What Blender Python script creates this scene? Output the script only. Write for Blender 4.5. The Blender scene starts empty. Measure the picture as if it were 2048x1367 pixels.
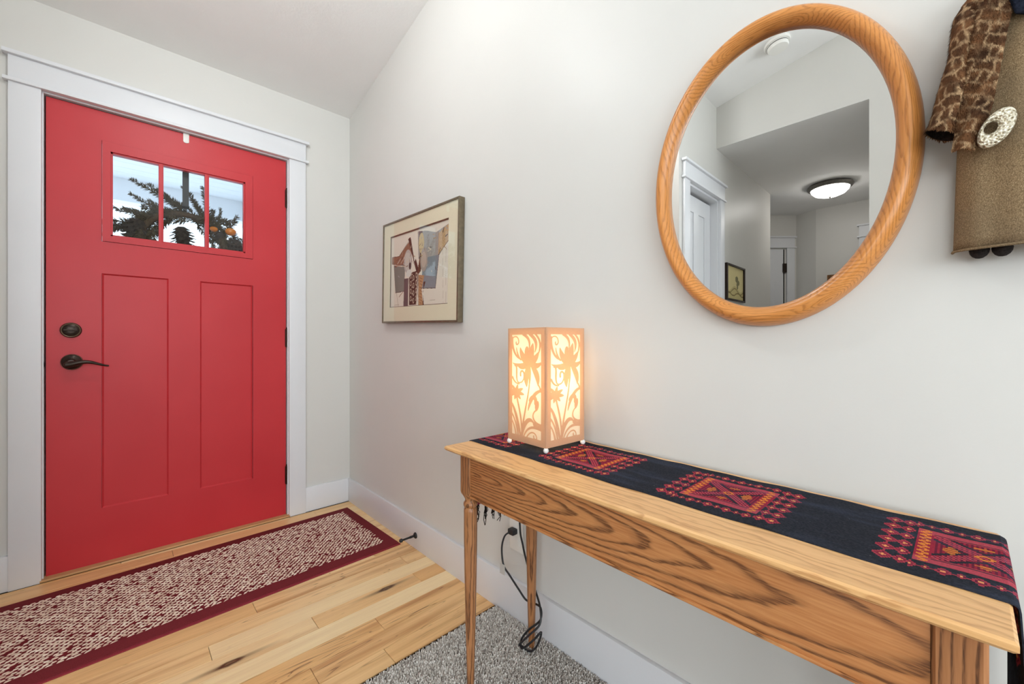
import bpy, bmesh, math, random
import numpy as np
from mathutils import Vector, Matrix, Euler

random.seed(7); np.random.seed(7)
scene = bpy.context.scene
COL = scene.collection
R = math.radians

# ------------------------------------------------------------------ camera
cam_d = bpy.data.cameras.new('camera')
cam_d.sensor_width = 36.0
cam_d.sensor_fit = 'HORIZONTAL'
cam_d.lens = 817.0 * 36.0 / 2048.0
cam_d.clip_start = 0.02
cam = bpy.data.objects.new('camera', cam_d)
COL.objects.link(cam)
cam.location = (-1.031, -2.589, 0.999)
cam.rotation_euler = (R(90), 0, -R(43.39))
scene.camera = cam

# ------------------------------------------------------------------ world, large lights, exposure
world = bpy.data.worlds.new('overcast_sky')
scene.world = world
world.use_nodes = True
wnt = world.node_tree
bg = wnt.nodes['Background']
bg.inputs['Color'].default_value = (0.72, 0.87, 1.0, 1)
bg.inputs['Strength'].default_value = 2.0

def area(name, loc, rot, sx, sy, power, color):
    d = bpy.data.lights.new(name, 'AREA')
    d.shape = 'RECTANGLE'; d.size = sx; d.size_y = sy
    d.energy = power; d.color = color
    o = bpy.data.objects.new(name, d); COL.objects.link(o)
    o.location = loc; o.rotation_euler = rot
    return o
# added fill: area lights at assumed windows of the unseen living space
area('fill_light_back', (-2.9, -6.42, 1.65), (R(90), 0, R(180)), 4.4, 1.7, 122, (0.90, 0.955, 0.985)).rotation_euler = (R(-90), 0, R(180))
area('fill_light_side', (-5.9, -4.7, 1.65), (R(90), 0, R(-90)), 2.6, 1.7, 62, (0.90, 0.955, 0.985))

CEIL_LAMP = 54.0      # entry ceiling lamp emission
HALL_LAMP = 13.0      # hall ceiling lamp emission
TABLE_LAMP = 0.8      # table lamp bulb, watts

vs = scene.view_settings
vs.view_transform = 'Standard'
try:
    vs.look = 'None'
except Exception:
    pass
vs.exposure = 0.17
vs.gamma = 1.0
vs.use_curve_mapping = False
scene.cycles.diffuse_bounces = 4
scene.cycles.max_bounces = 8
scene.cycles.caustics_reflective = False
scene.cycles.caustics_refractive = False
scene.cycles.use_light_tree = False
scene.cycles.adaptive_threshold = 0.06

# ------------------------------------------------------------------ helpers
def S(r, g, b):
    f = lambda c: (c / 255.0 / 12.92) if c / 255.0 <= 0.04045 else ((c / 255.0 + 0.055) / 1.055) ** 2.4
    return (f(r), f(g), f(b), 1.0)

def add_obj(name, data, parent=None, loc=None):
    o = bpy.data.objects.new(name, data)
    COL.objects.link(o)
    if parent is not None:
        o.parent = parent
    if loc is not None:
        o.location = loc
    return o

def thing(name, label, cat, loc, group=None):
    o = add_obj(name, None, None, loc)
    o.empty_display_size = 0.05
    o['label'] = label; o['category'] = cat
    if group: o['group'] = group
    return o

def tag(o, label, cat=None, kind=None, group=None):
    o['label'] = label
    if cat: o['category'] = cat
    if kind: o['kind'] = kind
    if group: o['group'] = group
    return o

def shell(name, loc=(0, 0, 0), label=None):
    o = add_obj(name, None, None, loc)
    o.empty_display_size = 0.05
    o['kind'] = 'structure'
    if label: o['label'] = label
    return o

def world_loc(o):
    v = Vector((0, 0, 0))
    while o is not None:
        v += o.location
        o = o.parent
    return v

class MB:
    def __init__(self):
        self.v = []; self.f = []; self.m = []; self.g = []
    def add(self, vs, fs, mat=0, g=None):
        b = len(self.v)
        self.v += [tuple(x) for x in vs]
        self.f += [tuple(i + b for i in f) for f in fs]
        self.m += [mat] * len(fs)
        if g is not None:
            self.g += list(g)
        return self
    def box(self, lo, hi, mat=0):
        x0, y0, z0 = lo; x1, y1, z1 = hi
        x0, x1 = min(x0, x1), max(x0, x1); y0, y1 = min(y0, y1), max(y0, y1); z0, z1 = min(z0, z1), max(z0, z1)
        v = [(x0, y0, z0), (x1, y0, z0), (x1, y1, z0), (x0, y1, z0), (x0, y0, z1), (x1, y0, z1), (x1, y1, z1), (x0, y1, z1)]
        f = [(0, 3, 2, 1), (4, 5, 6, 7), (0, 1, 5, 4), (1, 2, 6, 5), (2, 3, 7, 6), (3, 0, 4, 7)]
        return self.add(v, f, mat)
    def prism(self, poly, axis, a, b, mat=0):
        # poly: 2D points in the two remaining axes, in order (x->yz, y->xz, z->xy)
        def P(p, t):
            if axis == 'x': return (t, p[0], p[1])
            if axis == 'y': return (p[0], t, p[1])
            return (p[0], p[1], t)
        n = len(poly)
        v = [P(p, a) for p in poly] + [P(p, b) for p in poly]
        f = [tuple(range(n)), tuple(range(2 * n - 1, n - 1, -1))]
        f += [(i, i + n, (i + 1) % n + n, (i + 1) % n) for i in range(n)]
        return self.add(v, f, mat)
    def lathe(self, prof, center, axis=(0, 0, 1), n=24, mat=0, cap=True):
        ax = Vector(axis).normalized()
        u = ax.orthogonal().normalized(); w = ax.cross(u)
        c = Vector(center)
        vs = []; fs = []
        for (r, h) in prof:
            for k in range(n):
                a = 2 * math.pi * k / n
                vs.append(c + ax * h + (u * math.cos(a) + w * math.sin(a)) * max(r, 1e-5))
        m = len(prof)
        for i in range(m - 1):
            for k in range(n):
                k2 = (k + 1) % n
                fs.append((i * n + k, i * n + k2, (i + 1) * n + k2, (i + 1) * n + k))
        if cap:
            fs.append(tuple(range(n - 1, -1, -1)))
            fs.append(tuple((m - 1) * n + k for k in range(n)))
        return self.add(vs, fs, mat)
    def tube(self, pts, r, n=8, mat=0, closed=False):
        pts = [Vector(p) for p in pts]
        m = len(pts)
        rr = r if isinstance(r, (list, tuple)) else [r] * m
        vs = []; fs = []
        prev = None
        for i, p in enumerate(pts):
            if closed:
                t = (pts[(i + 1) % m] - pts[i - 1]).normalized()
            else:
                t = (pts[min(i + 1, m - 1)] - pts[max(i - 1, 0)]).normalized()
            if prev is None:
                u = t.orthogonal().normalized()
            else:
                u = (prev - t * prev.dot(t))
                u = u.normalized() if u.length > 1e-6 else t.orthogonal().normalized()
            prev = u
            w = t.cross(u)
            for k in range(n):
                a = 2 * math.pi * k / n
                vs.append(p + (u * math.cos(a) + w * math.sin(a)) * rr[i])
        mm = m if closed else m - 1
        for i in range(mm):
            for k in range(n):
                k2 = (k + 1) % n; i2 = (i + 1) % m
                fs.append((i * n + k, i * n + k2, i2 * n + k2, i2 * n + k))
        if not closed:
            fs.append(tuple(range(n - 1, -1, -1)))
            fs.append(tuple((m - 1) * n + k for k in range(n)))
        return self.add(vs, fs, mat)
    def ball(self, c, r, n=12, sc=(1, 1, 1), mat=0):
        vs = [(c[0], c[1], c[2] - r * sc[2])]; fs = []
        m = n // 2
        for i in range(1, m):
            a = -math.pi / 2 + math.pi * i / m
            for k in range(n):
                b = 2 * math.pi * k / n
                vs.append((c[0] + r * sc[0] * math.cos(a) * math.cos(b), c[1] + r * sc[1] * math.cos(a) * math.sin(b), c[2] + r * sc[2] * math.sin(a)))
        vs.append((c[0], c[1], c[2] + r * sc[2]))
        for k in range(n):
            fs.append((0, 1 + (k + 1) % n, 1 + k))
            for i in range(m - 2):
                a = 1 + i * n
                fs.append((a + k, a + (k + 1) % n, a + n + (k + 1) % n, a + n + k))
            a = 1 + (m - 2) * n
            fs.append((a + k, a + (k + 1) % n, len(vs) - 1))
        return self.add(vs, fs, mat)
    def grid(self, pts, mat=0, g=None, wrap=False):
        # pts: list of rows of points
        nr = len(pts); nc = len(pts[0])
        vs = [p for row in pts for p in row]
        fs = []
        for i in range(nr - 1):
            for j in range(nc if wrap else nc - 1):
                j2 = (j + 1) % nc
                fs.append((i * nc + j, i * nc + j2, (i + 1) * nc + j2, (i + 1) * nc + j))
        return self.add(vs, fs, mat, [q for row in g for q in row] if g is not None else None)
    def mesh(self, name, mats, off=(0, 0, 0), smooth=False, bevel=0, seg=2, gco=None, autosmooth=None):
        me = bpy.data.meshes.new(name)
        o = Vector(off)
        me.from_pydata([(x[0] - o.x, x[1] - o.y, x[2] - o.z) for x in self.v], [], self.f)
        me.polygons.foreach_set('material_index', self.m)
        bm = bmesh.new(); bm.from_mesh(me)
        if not self.g:
            bmesh.ops.recalc_face_normals(bm, faces=bm.faces)
        if bevel:
            bmesh.ops.bevel(bm, geom=[e for e in bm.edges if e.is_manifold and e.calc_face_angle(0) > 0.5], offset=bevel, segments=seg, affect='EDGES', clamp_overlap=True, profile=0.6)
        bm.to_mesh(me); bm.free()
        if not isinstance(mats, (list, tuple)): mats = [mats]
        for m in mats: me.materials.append(m)
        if smooth or bevel or autosmooth:
            me.polygons.foreach_set('use_smooth', [True] * len(me.polygons))
            me.set_sharp_from_angle(angle=R(autosmooth or (35 if bevel else 50)))
        if gco is not None or self.g:
            at = me.attributes.new('gco', 'FLOAT_VECTOR', 'POINT')
            if self.g and len(self.g) == len(me.vertices):
                co = np.array(self.g, dtype=np.float32)
            else:
                co = np.array([gco(Vector(v.co) + o) for v in me.vertices], dtype=np.float32)
            at.data.foreach_set('vector', co.ravel())
        me.update()
        return me
    def build(self, name, mats, parent=None, **kw):
        off = world_loc(parent) if parent is not None else Vector((0, 0, 0))
        return add_obj(name, self.mesh(name, mats, off=off, **kw), parent)

def box(name, lo, hi, mat, parent=None, **kw):
    return MB().box(lo, hi).build(name, mat, parent, **kw)

def structure(o):
    o['kind'] = 'structure'
    return o

# ------------------------------------------------------------------ materials
class NT:
    def __init__(self, name):
        self.mat = bpy.data.materials.new(name); self.mat.use_nodes = True
        self.t = self.mat.node_tree
        self.p = self.t.nodes['Principled BSDF']
        self.out = self.t.nodes['Material Output']
    def n(self, kind, **kw):
        x = self.t.nodes.new(kind)
        for k, v in kw.items():
            setattr(x, k, v)
        return x
    def link(self, a, b):
        self.t.links.new(a, b)
    def val(self, sock, v):
        if hasattr(v, 'is_linked') or isinstance(v, bpy.types.NodeSocket):
            self.link(v, sock)
        else:
            sock.default_value = v
    def math(self, op, a, b=0.0, c=None):
        x = self.n('ShaderNodeMath', operation=op)
        self.val(x.inputs[0], a); self.val(x.inputs[1], b)
        if c is not None: self.val(x.inputs[2], c)
        return x.outputs[0]
    def noise(self, vec=None, scale=5, detail=2, rough=0.5, dist=0.0):
        x = self.n('ShaderNodeTexNoise')
        if vec is not None: self.link(vec, x.inputs['Vector'])
        x.inputs['Scale'].default_value = scale; x.inputs['Detail'].default_value = detail
        x.inputs['Roughness'].default_value = rough; x.inputs['Distortion'].default_value = dist
        return x.outputs['Fac']
    def ramp(self, fac, stops):
        x = self.n('ShaderNodeValToRGB')
        e = x.color_ramp.elements
        while len(e) < len(stops): e.new(0.5)
        for i, (p, c) in enumerate(stops):
            e[i].position = p
            e[i].color = c if len(c) == 4 else (*c, 1)
        self.link(fac, x.inputs['Fac'])
        return x.outputs['Color']
    def gray(self, fac, stops):
        return self.ramp(fac, [(p, (v, v, v, 1)) for p, v in stops])
    def mix(self, fac, a, b, mode='MIX'):
        x = self.n('ShaderNodeMix', data_type='RGBA', blend_type=mode)
        self.val(x.inputs[0], fac); self.val(x.inputs[6], a); self.val(x.inputs[7], b)
        return x.outputs[2]
    def attr(self, name):
        return self.n('ShaderNodeAttribute', attribute_name=name)
    def vmul(self, vec, s):
        x = self.n('ShaderNodeVectorMath', operation='MULTIPLY')
        self.link(vec, x.inputs[0]); x.inputs[1].default_value = s
        return x.outputs[0]
    def obco(self):
        return self.n('ShaderNodeTexCoord').outputs['Object']
    def bump(self, h, strength=0.3, dist=0.002):
        x = self.n('ShaderNodeBump'); x.inputs['Strength'].default_value = strength; x.inputs['Distance'].default_value = dist
        self.link(h, x.inputs['Height']); self.link(x.outputs['Normal'], self.p.inputs['Normal'])
        return x
    def set(self, color=None, rough=None, metal=None, spec=None, **kw):
        if color is not None: self.val(self.p.inputs['Base Color'], color)
        if rough is not None: self.val(self.p.inputs['Roughness'], rough)
        if metal is not None: self.p.inputs['Metallic'].default_value = metal
        if spec is not None: self.p.inputs['Specular IOR Level'].default_value = spec
        return self

def paint(name, col, rough=0.5, spec=0.4, bump_scale=180, bump=0.12, vary=0.02):
    m = NT(name)
    co = m.obco()
    n = m.noise(co, 6, 3)
    c2 = tuple(min(1, x * (1 + vary)) for x in col[:3]) + (1,)
    c1 = tuple(x * (1 - vary) for x in col[:3]) + (1,)
    m.set(m.ramp(n, [(0.3, c1), (0.7, c2)]), rough, spec=spec)
    if bump:
        m.bump(m.noise(co, bump_scale, 3, 0.6), bump, 0.0015)
    return m.mat

M = {}
M['wall'] = paint('wall_paint', S(216, 214, 209), 0.42, 0.35, 220, 0.06, 0.008)
M['ceiling'] = paint('ceiling_paint', S(240, 239, 237), 0.8, 0.2, 75, 0.42, 0.012)
M['trim'] = paint('trim_paint', S(226, 227, 230), 0.38, 0.4, 60, 0.03, 0.008)
M['gap'] = paint('dark_gap', S(28, 24, 22), 0.8, 0.1, 60, 0.0, 0.05)
M['white_plastic'] = paint('white_plastic', S(236, 234, 228), 0.35, 0.5, 60, 0.0, 0.005)
M['porch_white'] = paint('porch_white', S(238, 241, 243), 0.6, 0.3, 40, 0.05, 0.02)
M['snow'] = paint('snow', S(238, 242, 248), 0.8, 0.2, 3, 0.4, 0.03)

def red_door():
    m = NT('red_door_paint')
    at = m.attr('gco').outputs['Vector']
    v = m.vmul(at, (70.0, 70.0, 3.0))
    n = m.noise(v, 6, 4, 0.6)
    n2 = m.noise(at, 2.2, 2)
    col = m.mix(m.gray(n2, [(0.3, 0), (0.7, 1)]), S(192, 46, 53), S(200, 54, 60))
    m.set(col, 0.4, spec=0.35)
    m.bump(n, 0.12, 0.001)
    return m.mat
M['red'] = red_door()

def metal(name, col, rough=0.35, metallic=0.9, bump=0.0):
    m = NT(name)
    n = m.noise(m.obco(), 60, 3)
    c1 = tuple(x * 0.85 for x in col[:3]) + (1,); c2 = tuple(min(1, x * 1.15) for x in col[:3]) + (1,)
    m.set(m.ramp(n, [(0.3, c1), (0.7, c2)]), rough, metallic)
    if bump: m.bump(n, bump, 0.001)
    return m.mat
M['bronze'] = metal('oil_rubbed_bronze', S(58, 48, 42), 0.33, 0.75)
M['bronze_edge'] = metal('bronze_worn_edge', S(130, 112, 92), 0.35, 0.8)
M['black_metal'] = metal('black_metal', S(28, 28, 30), 0.45, 0.2)
M['pewter'] = metal('pewter_frame', S(128, 116, 96), 0.38, 0.75)
M['nickel'] = metal('brushed_nickel', S(120, 116, 110), 0.35, 0.8)

def glass(name='clear_glass', tint=(0.98, 0.99, 0.99, 1), refl=1.0):
    m = NT(name)
    t = m.t
    tr = m.n('ShaderNodeBsdfTransparent'); tr.inputs[0].default_value = tint
    gl = m.n('ShaderNodeBsdfGlossy'); gl.inputs['Roughness'].default_value = 0.01
    fr = m.n('ShaderNodeFresnel'); fr.inputs[0].default_value = 1.5
    ge = m.n('ShaderNodeNewGeometry')
    fac = m.math('MULTIPLY', m.math('MULTIPLY', fr.outputs[0], refl), m.math('SUBTRACT', 1.0, ge.outputs['Backfacing']))
    mx = m.n('ShaderNodeMixShader')
    m.link(fac, mx.inputs[0]); m.link(tr.outputs[0], mx.inputs[1]); m.link(gl.outputs[0], mx.inputs[2])
    m.link(mx.outputs[0], m.out.inputs['Surface'])
    return m.mat
M['glass'] = glass()

def mirror_mat():
    m = NT('silvered_mirror')
    m.set((0.93, 0.935, 0.93, 1), 0.0, 1.0)
    return m.mat
M['mirror'] = mirror_mat()

def oak(name, light, mid, dark, k=0.10, freq=55.0, contrast=1.0, warp=0.012, rough=0.36):
    m = NT(name)
    g = m.attr('gco').outputs['Vector']
    sp = m.n('ShaderNodeSeparateXYZ'); m.link(g, sp.inputs[0])
    x, y, z = sp.outputs
    n1 = m.noise(m.vmul(g, (2.2, 14, 14)), 1.0, 2, 0.5)
    n2 = m.noise(m.vmul(g, (16, 45, 45)), 1.0, 2, 0.5)
    w = m.math('ADD', m.math('MULTIPLY', m.math('SUBTRACT', n1, 0.5), warp * 2.4), m.math('MULTIPLY', m.math('SUBTRACT', n2, 0.5), warp * 0.8))
    xs = m.math('MULTIPLY', x, k)
    r2 = m.math('ADD', m.math('ADD', m.math('POWER', xs, 2.0), m.math('POWER', y, 2.0)), m.math('POWER', z, 2.0))
    r = m.math('ADD', m.math('SQRT', r2), w)
    # ring widths vary
    rr = m.math('ADD', m.math('MULTIPLY', r, freq), m.math('MULTIPLY', m.math('SINE', m.math('MULTIPLY', r, 37.0)), freq * 0.008))
    fr = m.math('FRACT', rr)
    band = m.gray(fr, [(0.0, 0.35), (0.06, 0.0), (0.5, 0.0), (0.66, 0.3), (0.8, 0.95), (0.94, 1.0), (1.0, 0.35)])
    pores = m.noise(m.vmul(g, (34, 620, 620)), 1.0, 2, 0.6)
    pm = m.gray(pores, [(0.36, 0.4), (0.56, 1.0)])
    fine = m.noise(m.vmul(g, (12, 260, 260)), 1.0, 3, 0.6)
    fac = m.math('MULTIPLY', m.math('MULTIPLY', band, pm), contrast)
    base = m.mix(m.gray(fine, [(0.3, 0), (0.7, 1)]), light, mid)
    blotch = m.noise(m.vmul(g, (1.5, 5, 5)), 1.0, 1)
    base = m.mix(m.math('MULTIPLY', m.gray(blotch, [(0.35, 0), (0.75, 1)]), 0.45), base, mid)
    col = m.mix(fac, base, dark)
    m.set(col, rough, spec=0.4)
    m.bump(m.math('SUBTRACT', 1.0, fac), 0.12, 0.0006)
    return m.mat
M['oak_apron'] = oak('oak_apron', S(206, 146, 92), S(176, 112, 64), S(92, 54, 31), 0.078, 128, 0.92, 0.0075)
M['oak_top'] = oak('oak_tabletop', S(240, 194, 136), S(224, 172, 114), S(176, 114, 64), 0.02, 62, 0.55, 0.03)
M['oak_leg'] = oak('oak_leg', S(186, 130, 86), S(158, 104, 64), S(84, 50, 30), 0.02, 190, 0.95, 0.006)
M['oak_frame'] = oak('oak_mirror_frame', S(224, 156, 88), S(206, 134, 68), S(150, 88, 40), 0.07, 190, 0.6, 0.006, 0.3)
M['wood_brown'] = oak('brown_wood', S(150, 104, 62), S(120, 80, 44), S(74, 46, 24), 0.05, 60, 0.7)
M['oak_threshold'] = oak('oak_threshold', S(214, 170, 122), S(192, 144, 96), S(140, 92, 54), 0.02, 60, 0.5)

def hickory():
    m = NT('hickory_plank')
    g = m.attr('gco').outputs['Vector']
    oc = m.n('ShaderNodeObjectInfo').outputs['Color']
    spc = m.n('ShaderNodeSeparateColor'); m.link(oc, spc.inputs[0])
    tone, streak, knot = spc.outputs[0], spc.outputs[1], spc.outputs[2]
    sp = m.n('ShaderNodeSeparateXYZ'); m.link(g, sp.inputs[0])
    x, y, z = sp.outputs
    base = m.ramp(tone, [(0.0, S(255, 232, 184)), (0.35, S(250, 214, 158)), (0.7, S(236, 188, 126)), (1.0, S(212, 156, 98))])
    # broad colour bands along the board
    n1 = m.noise(m.vmul(g, (1.3, 22, 22)), 1.0, 3, 0.55, 0.4)
    base = m.mix(m.math('MULTIPLY', m.gray(n1, [(0.46, 0), (0.66, 1)]), m.math('ADD', m.math('MULTIPLY', streak, 0.75), 0.12)), base, S(190, 132, 78))
    # fine figure
    n2 = m.noise(m.vmul(g, (5, 150, 150)), 1.0, 3, 0.6)
    base = m.mix(m.math('MULTIPLY', m.gray(n2, [(0.35, 0), (0.75, 1)]), 0.28), base, S(214, 164, 114))
    # thin dark mineral lines
    n3 = m.noise(m.vmul(g, (0.9, 16, 16)), 1.0, 2, 0.5, 0.7)
    fr = m.math('FRACT', m.math('MULTIPLY', n3, 16.0))
    line = m.math('MULTIPLY', m.gray(fr, [(0.0, 0), (0.42, 0), (0.5, 1), (0.58, 0), (1.0, 0)]), m.gray(m.noise(m.vmul(g, (3, 20, 20)), 1.0, 1), [(0.42, 0), (0.56, 1)]))
    base = m.mix(m.math('MULTIPLY', line, m.math('MULTIPLY', streak, 0.9)), base, S(128, 84, 52))
    # knot at the board's grain origin
    d = m.math('SQRT', m.math('ADD', m.math('POWER', m.math('MULTIPLY', x, 1.0), 2.0), m.math('POWER', m.math('MULTIPLY', y, 3.2), 2.0)))
    d = m.math('ADD', d, m.math('MULTIPLY', m.math('SUBTRACT', m.noise(m.vmul(g, (30, 90, 90)), 1.0, 2), 0.5), 0.03))
    kn = m.math('MULTIPLY', m.gray(d, [(0.0, 0.5), (0.012, 0.55), (0.018, 1.0), (0.028, 0.85), (0.045, 0.15), (0.10, 0.0)]), knot)
    base = m.mix(kn, base, S(58, 34, 22))
    # tail streak of the knot
    tail = m.math('MULTIPLY', m.gray(m.math('ABSOLUTE', m.math('ADD', y, m.math('MULTIPLY', m.math('SUBTRACT', n1, 0.5), 0.02))), [(0.0, 1), (0.004, 0.7), (0.009, 0)]), m.gray(m.math('ABSOLUTE', x), [(0.0, 1), (0.05, 0.7), (0.16, 0)]))
    base = m.mix(m.math('MULTIPLY', tail, m.math('MULTIPLY', knot, 0.8)), base, S(84, 50, 30))
    m.set(base, 0.3, spec=0.4)
    m.bump(n2, 0.05, 0.0005)
    return m.mat
M['hickory'] = hickory()

def fabric(name, c1, c2, scale=300, rough=0.95, bump=0.5, detail=3):
    m = NT(name)
    co = m.obco()
    n = m.noise(co, scale, detail, 0.7)
    m.set(m.ramp(n, [(0.3, c1), (0.7, c2)]), rough, spec=0.1)
    m.bump(n, bump, 0.001)
    return m.mat
M['rug_border'] = fabric('maroon_rug_binding', S(106, 36, 42), S(126, 48, 52), 420, 0.95, 0.3)
M['rug_base'] = fabric('maroon_rug_ground', S(98, 30, 36), S(126, 44, 48), 260, 0.95, 0.6)
M['rug_edge'] = fabric('maroon_rug_edge', S(132, 46, 56), S(150, 58, 66), 420, 0.95, 0.3)
M['carpet_base'] = fabric('grey_carpet_backing', S(120, 112, 104), S(190, 182, 172), 190, 1.0, 1.0)
M['black_yarn'] = fabric('black_yarn', S(24, 21, 20), S(52, 44, 40), 500)
M['scarf'] = fabric('navy_felt', S(26, 30, 42), S(50, 56, 72), 260)
M['shoe'] = fabric('dark_felt', S(34, 30, 30), S(58, 52, 50), 260)

def yarn(name, attr='tone', stops=None):
    m = NT(name)
    a = m.attr(attr).outputs['Fac']
    m.set(m.ramp(a, stops), 0.95, spec=0.08)
    return m.mat
M['rug_yarn'] = yarn('cream_loop_yarn', 'tone', [(0.0, S(196, 160, 142)), (0.5, S(232, 204, 184)), (1.0, S(248, 230, 212))])
M['carpet_yarn'] = yarn('grey_pile_yarn', 'tone', [(0.0, S(116, 107, 100)), (0.3, S(186, 177, 168)), (0.65, S(230, 224, 216)), (1.0, S(250, 247, 242))])

def printed(name, rough=0.9, weave=0.0, spec=0.1):
    m = NT(name)
    c = m.attr('print').outputs['Color']
    if weave:
        g = m.attr('gco').outputs['Vector']
        n = m.noise(m.vmul(g, (1000, 1000, 1000)), 1.0, 1)
        s = m.noise(m.vmul(g, (400, 6, 40)), 0.05, 2)
        lint = m.noise(m.vmul(g, (260, 120, 260)), 1.0, 2)
        col = m.mix(m.math('MULTIPLY', m.gray(n, [(0.3, 0), (0.7, 1)]), 0.3), c, (0.004, 0.004, 0.006, 1))
        washed = m.noise(m.vmul(g, (28, 5, 28)), 1.0, 3)
        col = m.mix(m.math('MULTIPLY', m.gray(washed, [(0.5, 0), (0.75, 1)]), 0.3), col, S(72, 84, 110))
        col = m.mix(m.gray(lint, [(0.76, 0), (0.8, 0.55)]), col, S(200, 205, 215))
        m.set(col, rough, spec=spec)
        m.bump(n, weave, 0.0008)
    else:
        m.set(c, rough, spec=spec)
    return m.mat
M['runner'] = printed('woven_runner', 0.95, 0.5)
M['print'] = printed('art_print', 0.7)

def paper(name, col, trans, tint):
    m = NT(name)
    n = m.noise(m.obco(), 300, 2)
    df = m.n('ShaderNodeBsdfDiffuse'); m.link(m.ramp(n, [(0.3, tuple(x * 0.95 for x in col[:3]) + (1,)), (0.7, col)]), df.inputs[0])
    tl = m.n('ShaderNodeBsdfTranslucent'); tl.inputs[0].default_value = tint
    mx = m.n('ShaderNodeMixShader'); mx.inputs[0].default_value = trans
    m.link(df.outputs[0], mx.inputs[1]); m.link(tl.outputs[0], mx.inputs[2])
    m.link(mx.outputs[0], m.out.inputs['Surface'])
    return m.mat
M['paper'] = paper('lamp_paper', S(252, 242, 228), 0.55, (1.0, 0.92, 0.78, 1))
M['fret'] = paper('lamp_fret_card', S(226, 186, 156), 0.42, (0.9, 0.58, 0.34, 1))

def emit(name, col, strength):
    m = NT(name)
    e = m.n('ShaderNodeEmission'); e.inputs[0].default_value = col; e.inputs[1].default_value = strength
    m.link(e.outputs[0], m.out.inputs['Surface'])
    return m.mat
M['bulb'] = emit('lit_bulb', (1.0, 0.8, 0.5, 1), 4)
M['dome_entry'] = emit('lit_dome_entry', (0.94, 0.97, 0.98, 1), CEIL_LAMP)
M['dome_hall'] = emit('lit_dome_hall', (1.0, 0.97, 0.93, 1), HALL_LAMP)

M['mat_board'] = fabric('cream_mat_board', S(232, 220, 190), S(238, 227, 199), 200, 0.8, 0.03)
M['mat_core'] = paint('mat_bevel', S(110, 84, 66), 0.7, 0.1, 60, 0, 0.02)
M['needle'] = fabric('dark_needles', S(58, 52, 38), S(94, 84, 58), 90, 0.7, 0.1)
M['twig'] = fabric('brown_twig', S(62, 50, 38), S(88, 72, 54), 90, 0.8, 0.2)
M['cone'] = fabric('dark_cone', S(40, 35, 32), S(70, 60, 52), 120, 0.7, 0.3)
M['berry'] = paint('amber_ornament', S(214, 128, 34), 0.25, 0.5, 60, 0, 0.1)
M['bark'] = fabric('pale_bark', S(120, 104, 84), S(166, 150, 126), 12, 0.9, 0.4)
M['dry_leaf'] = fabric('tan_leaf', S(150, 128, 96), S(190, 168, 132), 6, 0.9, 0.1)
M['siding'] = paint('white_siding', S(228, 231, 234), 0.6, 0.3, 60, 0.04, 0.02)
M['black_rubber'] = paint('black_cord', S(38, 38, 40), 0.45, 0.4, 60, 0, 0.05)
M['tag'] = paint('cord_label', S(200, 196, 190), 0.7, 0.2, 60, 0, 0.05)

# ------------------------------------------------------------------ shell of the place
# corner of door wall and right wall is the origin; room is x < 0, y < 0
SL = 0.205          # ceiling rise per metre away from the door wall
EAVE = 2.412
YB = -6.5           # back wall
YK = -3.2           # ceiling turns flat here
def cz(y): return EAVE - SL * max(y, YK)
XH = -2.145         # plane of the wall with the hall opening
YC = -1.446         # closet wall
XS = -1.53          # side wall of the door niche
HZ = 2.41           # hall ceiling
YJ = -2.29          # right jamb of hall opening

# door opening
DX0, DX1, DZ0, DZ1 = -1.276, -0.362, 0.010, 2.036
OX0, OX1, OZ1 = -1.291, -0.347, 2.052

mb = MB()
mb.prism([(0.14, 0), (0.14, EAVE), (0, EAVE), (YK, cz(YK)), (YB, cz(YK)), (YB, 0)], 'x', 0, 0.12)
structure(mb.build('wall_right', M['wall']))['label'] = 'pale grey wall that the mirror and framed print hang on'
mb = MB()
mb.box((XS - 0.1, 0, 0), (OX0, 0.14, EAVE)); mb.box((OX1, 0, 0), (0, 0.14, EAVE)); mb.box((OX0, 0, OZ1), (OX1, 0.14, EAVE))
structure(mb.build('wall_front', M['wall']))['label'] = 'pale grey wall around the red front door'
mb = MB(); mb.prism([(0, 0), (0, EAVE), (YC + 0.12, cz(YC + 0.12)), (YC + 0.12, 0)], 'x', XS - 0.1, XS)
structure(mb.build('wall_side', M['wall']))
# closet wall with opening
CX0, CX1, CZ1 = -1.655, -2.177, 2.04
mb = MB()
zt = cz(YC)
mb.box((XS, YC, 0), (CX0, YC + 0.12, zt)); mb.box((CX1, YC, 0), (-3.49, YC + 0.12, zt)); mb.box((CX0, YC, CZ1), (CX1, YC + 0.12, zt))
structure(mb.build('wall_closet', M['wall']))
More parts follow.
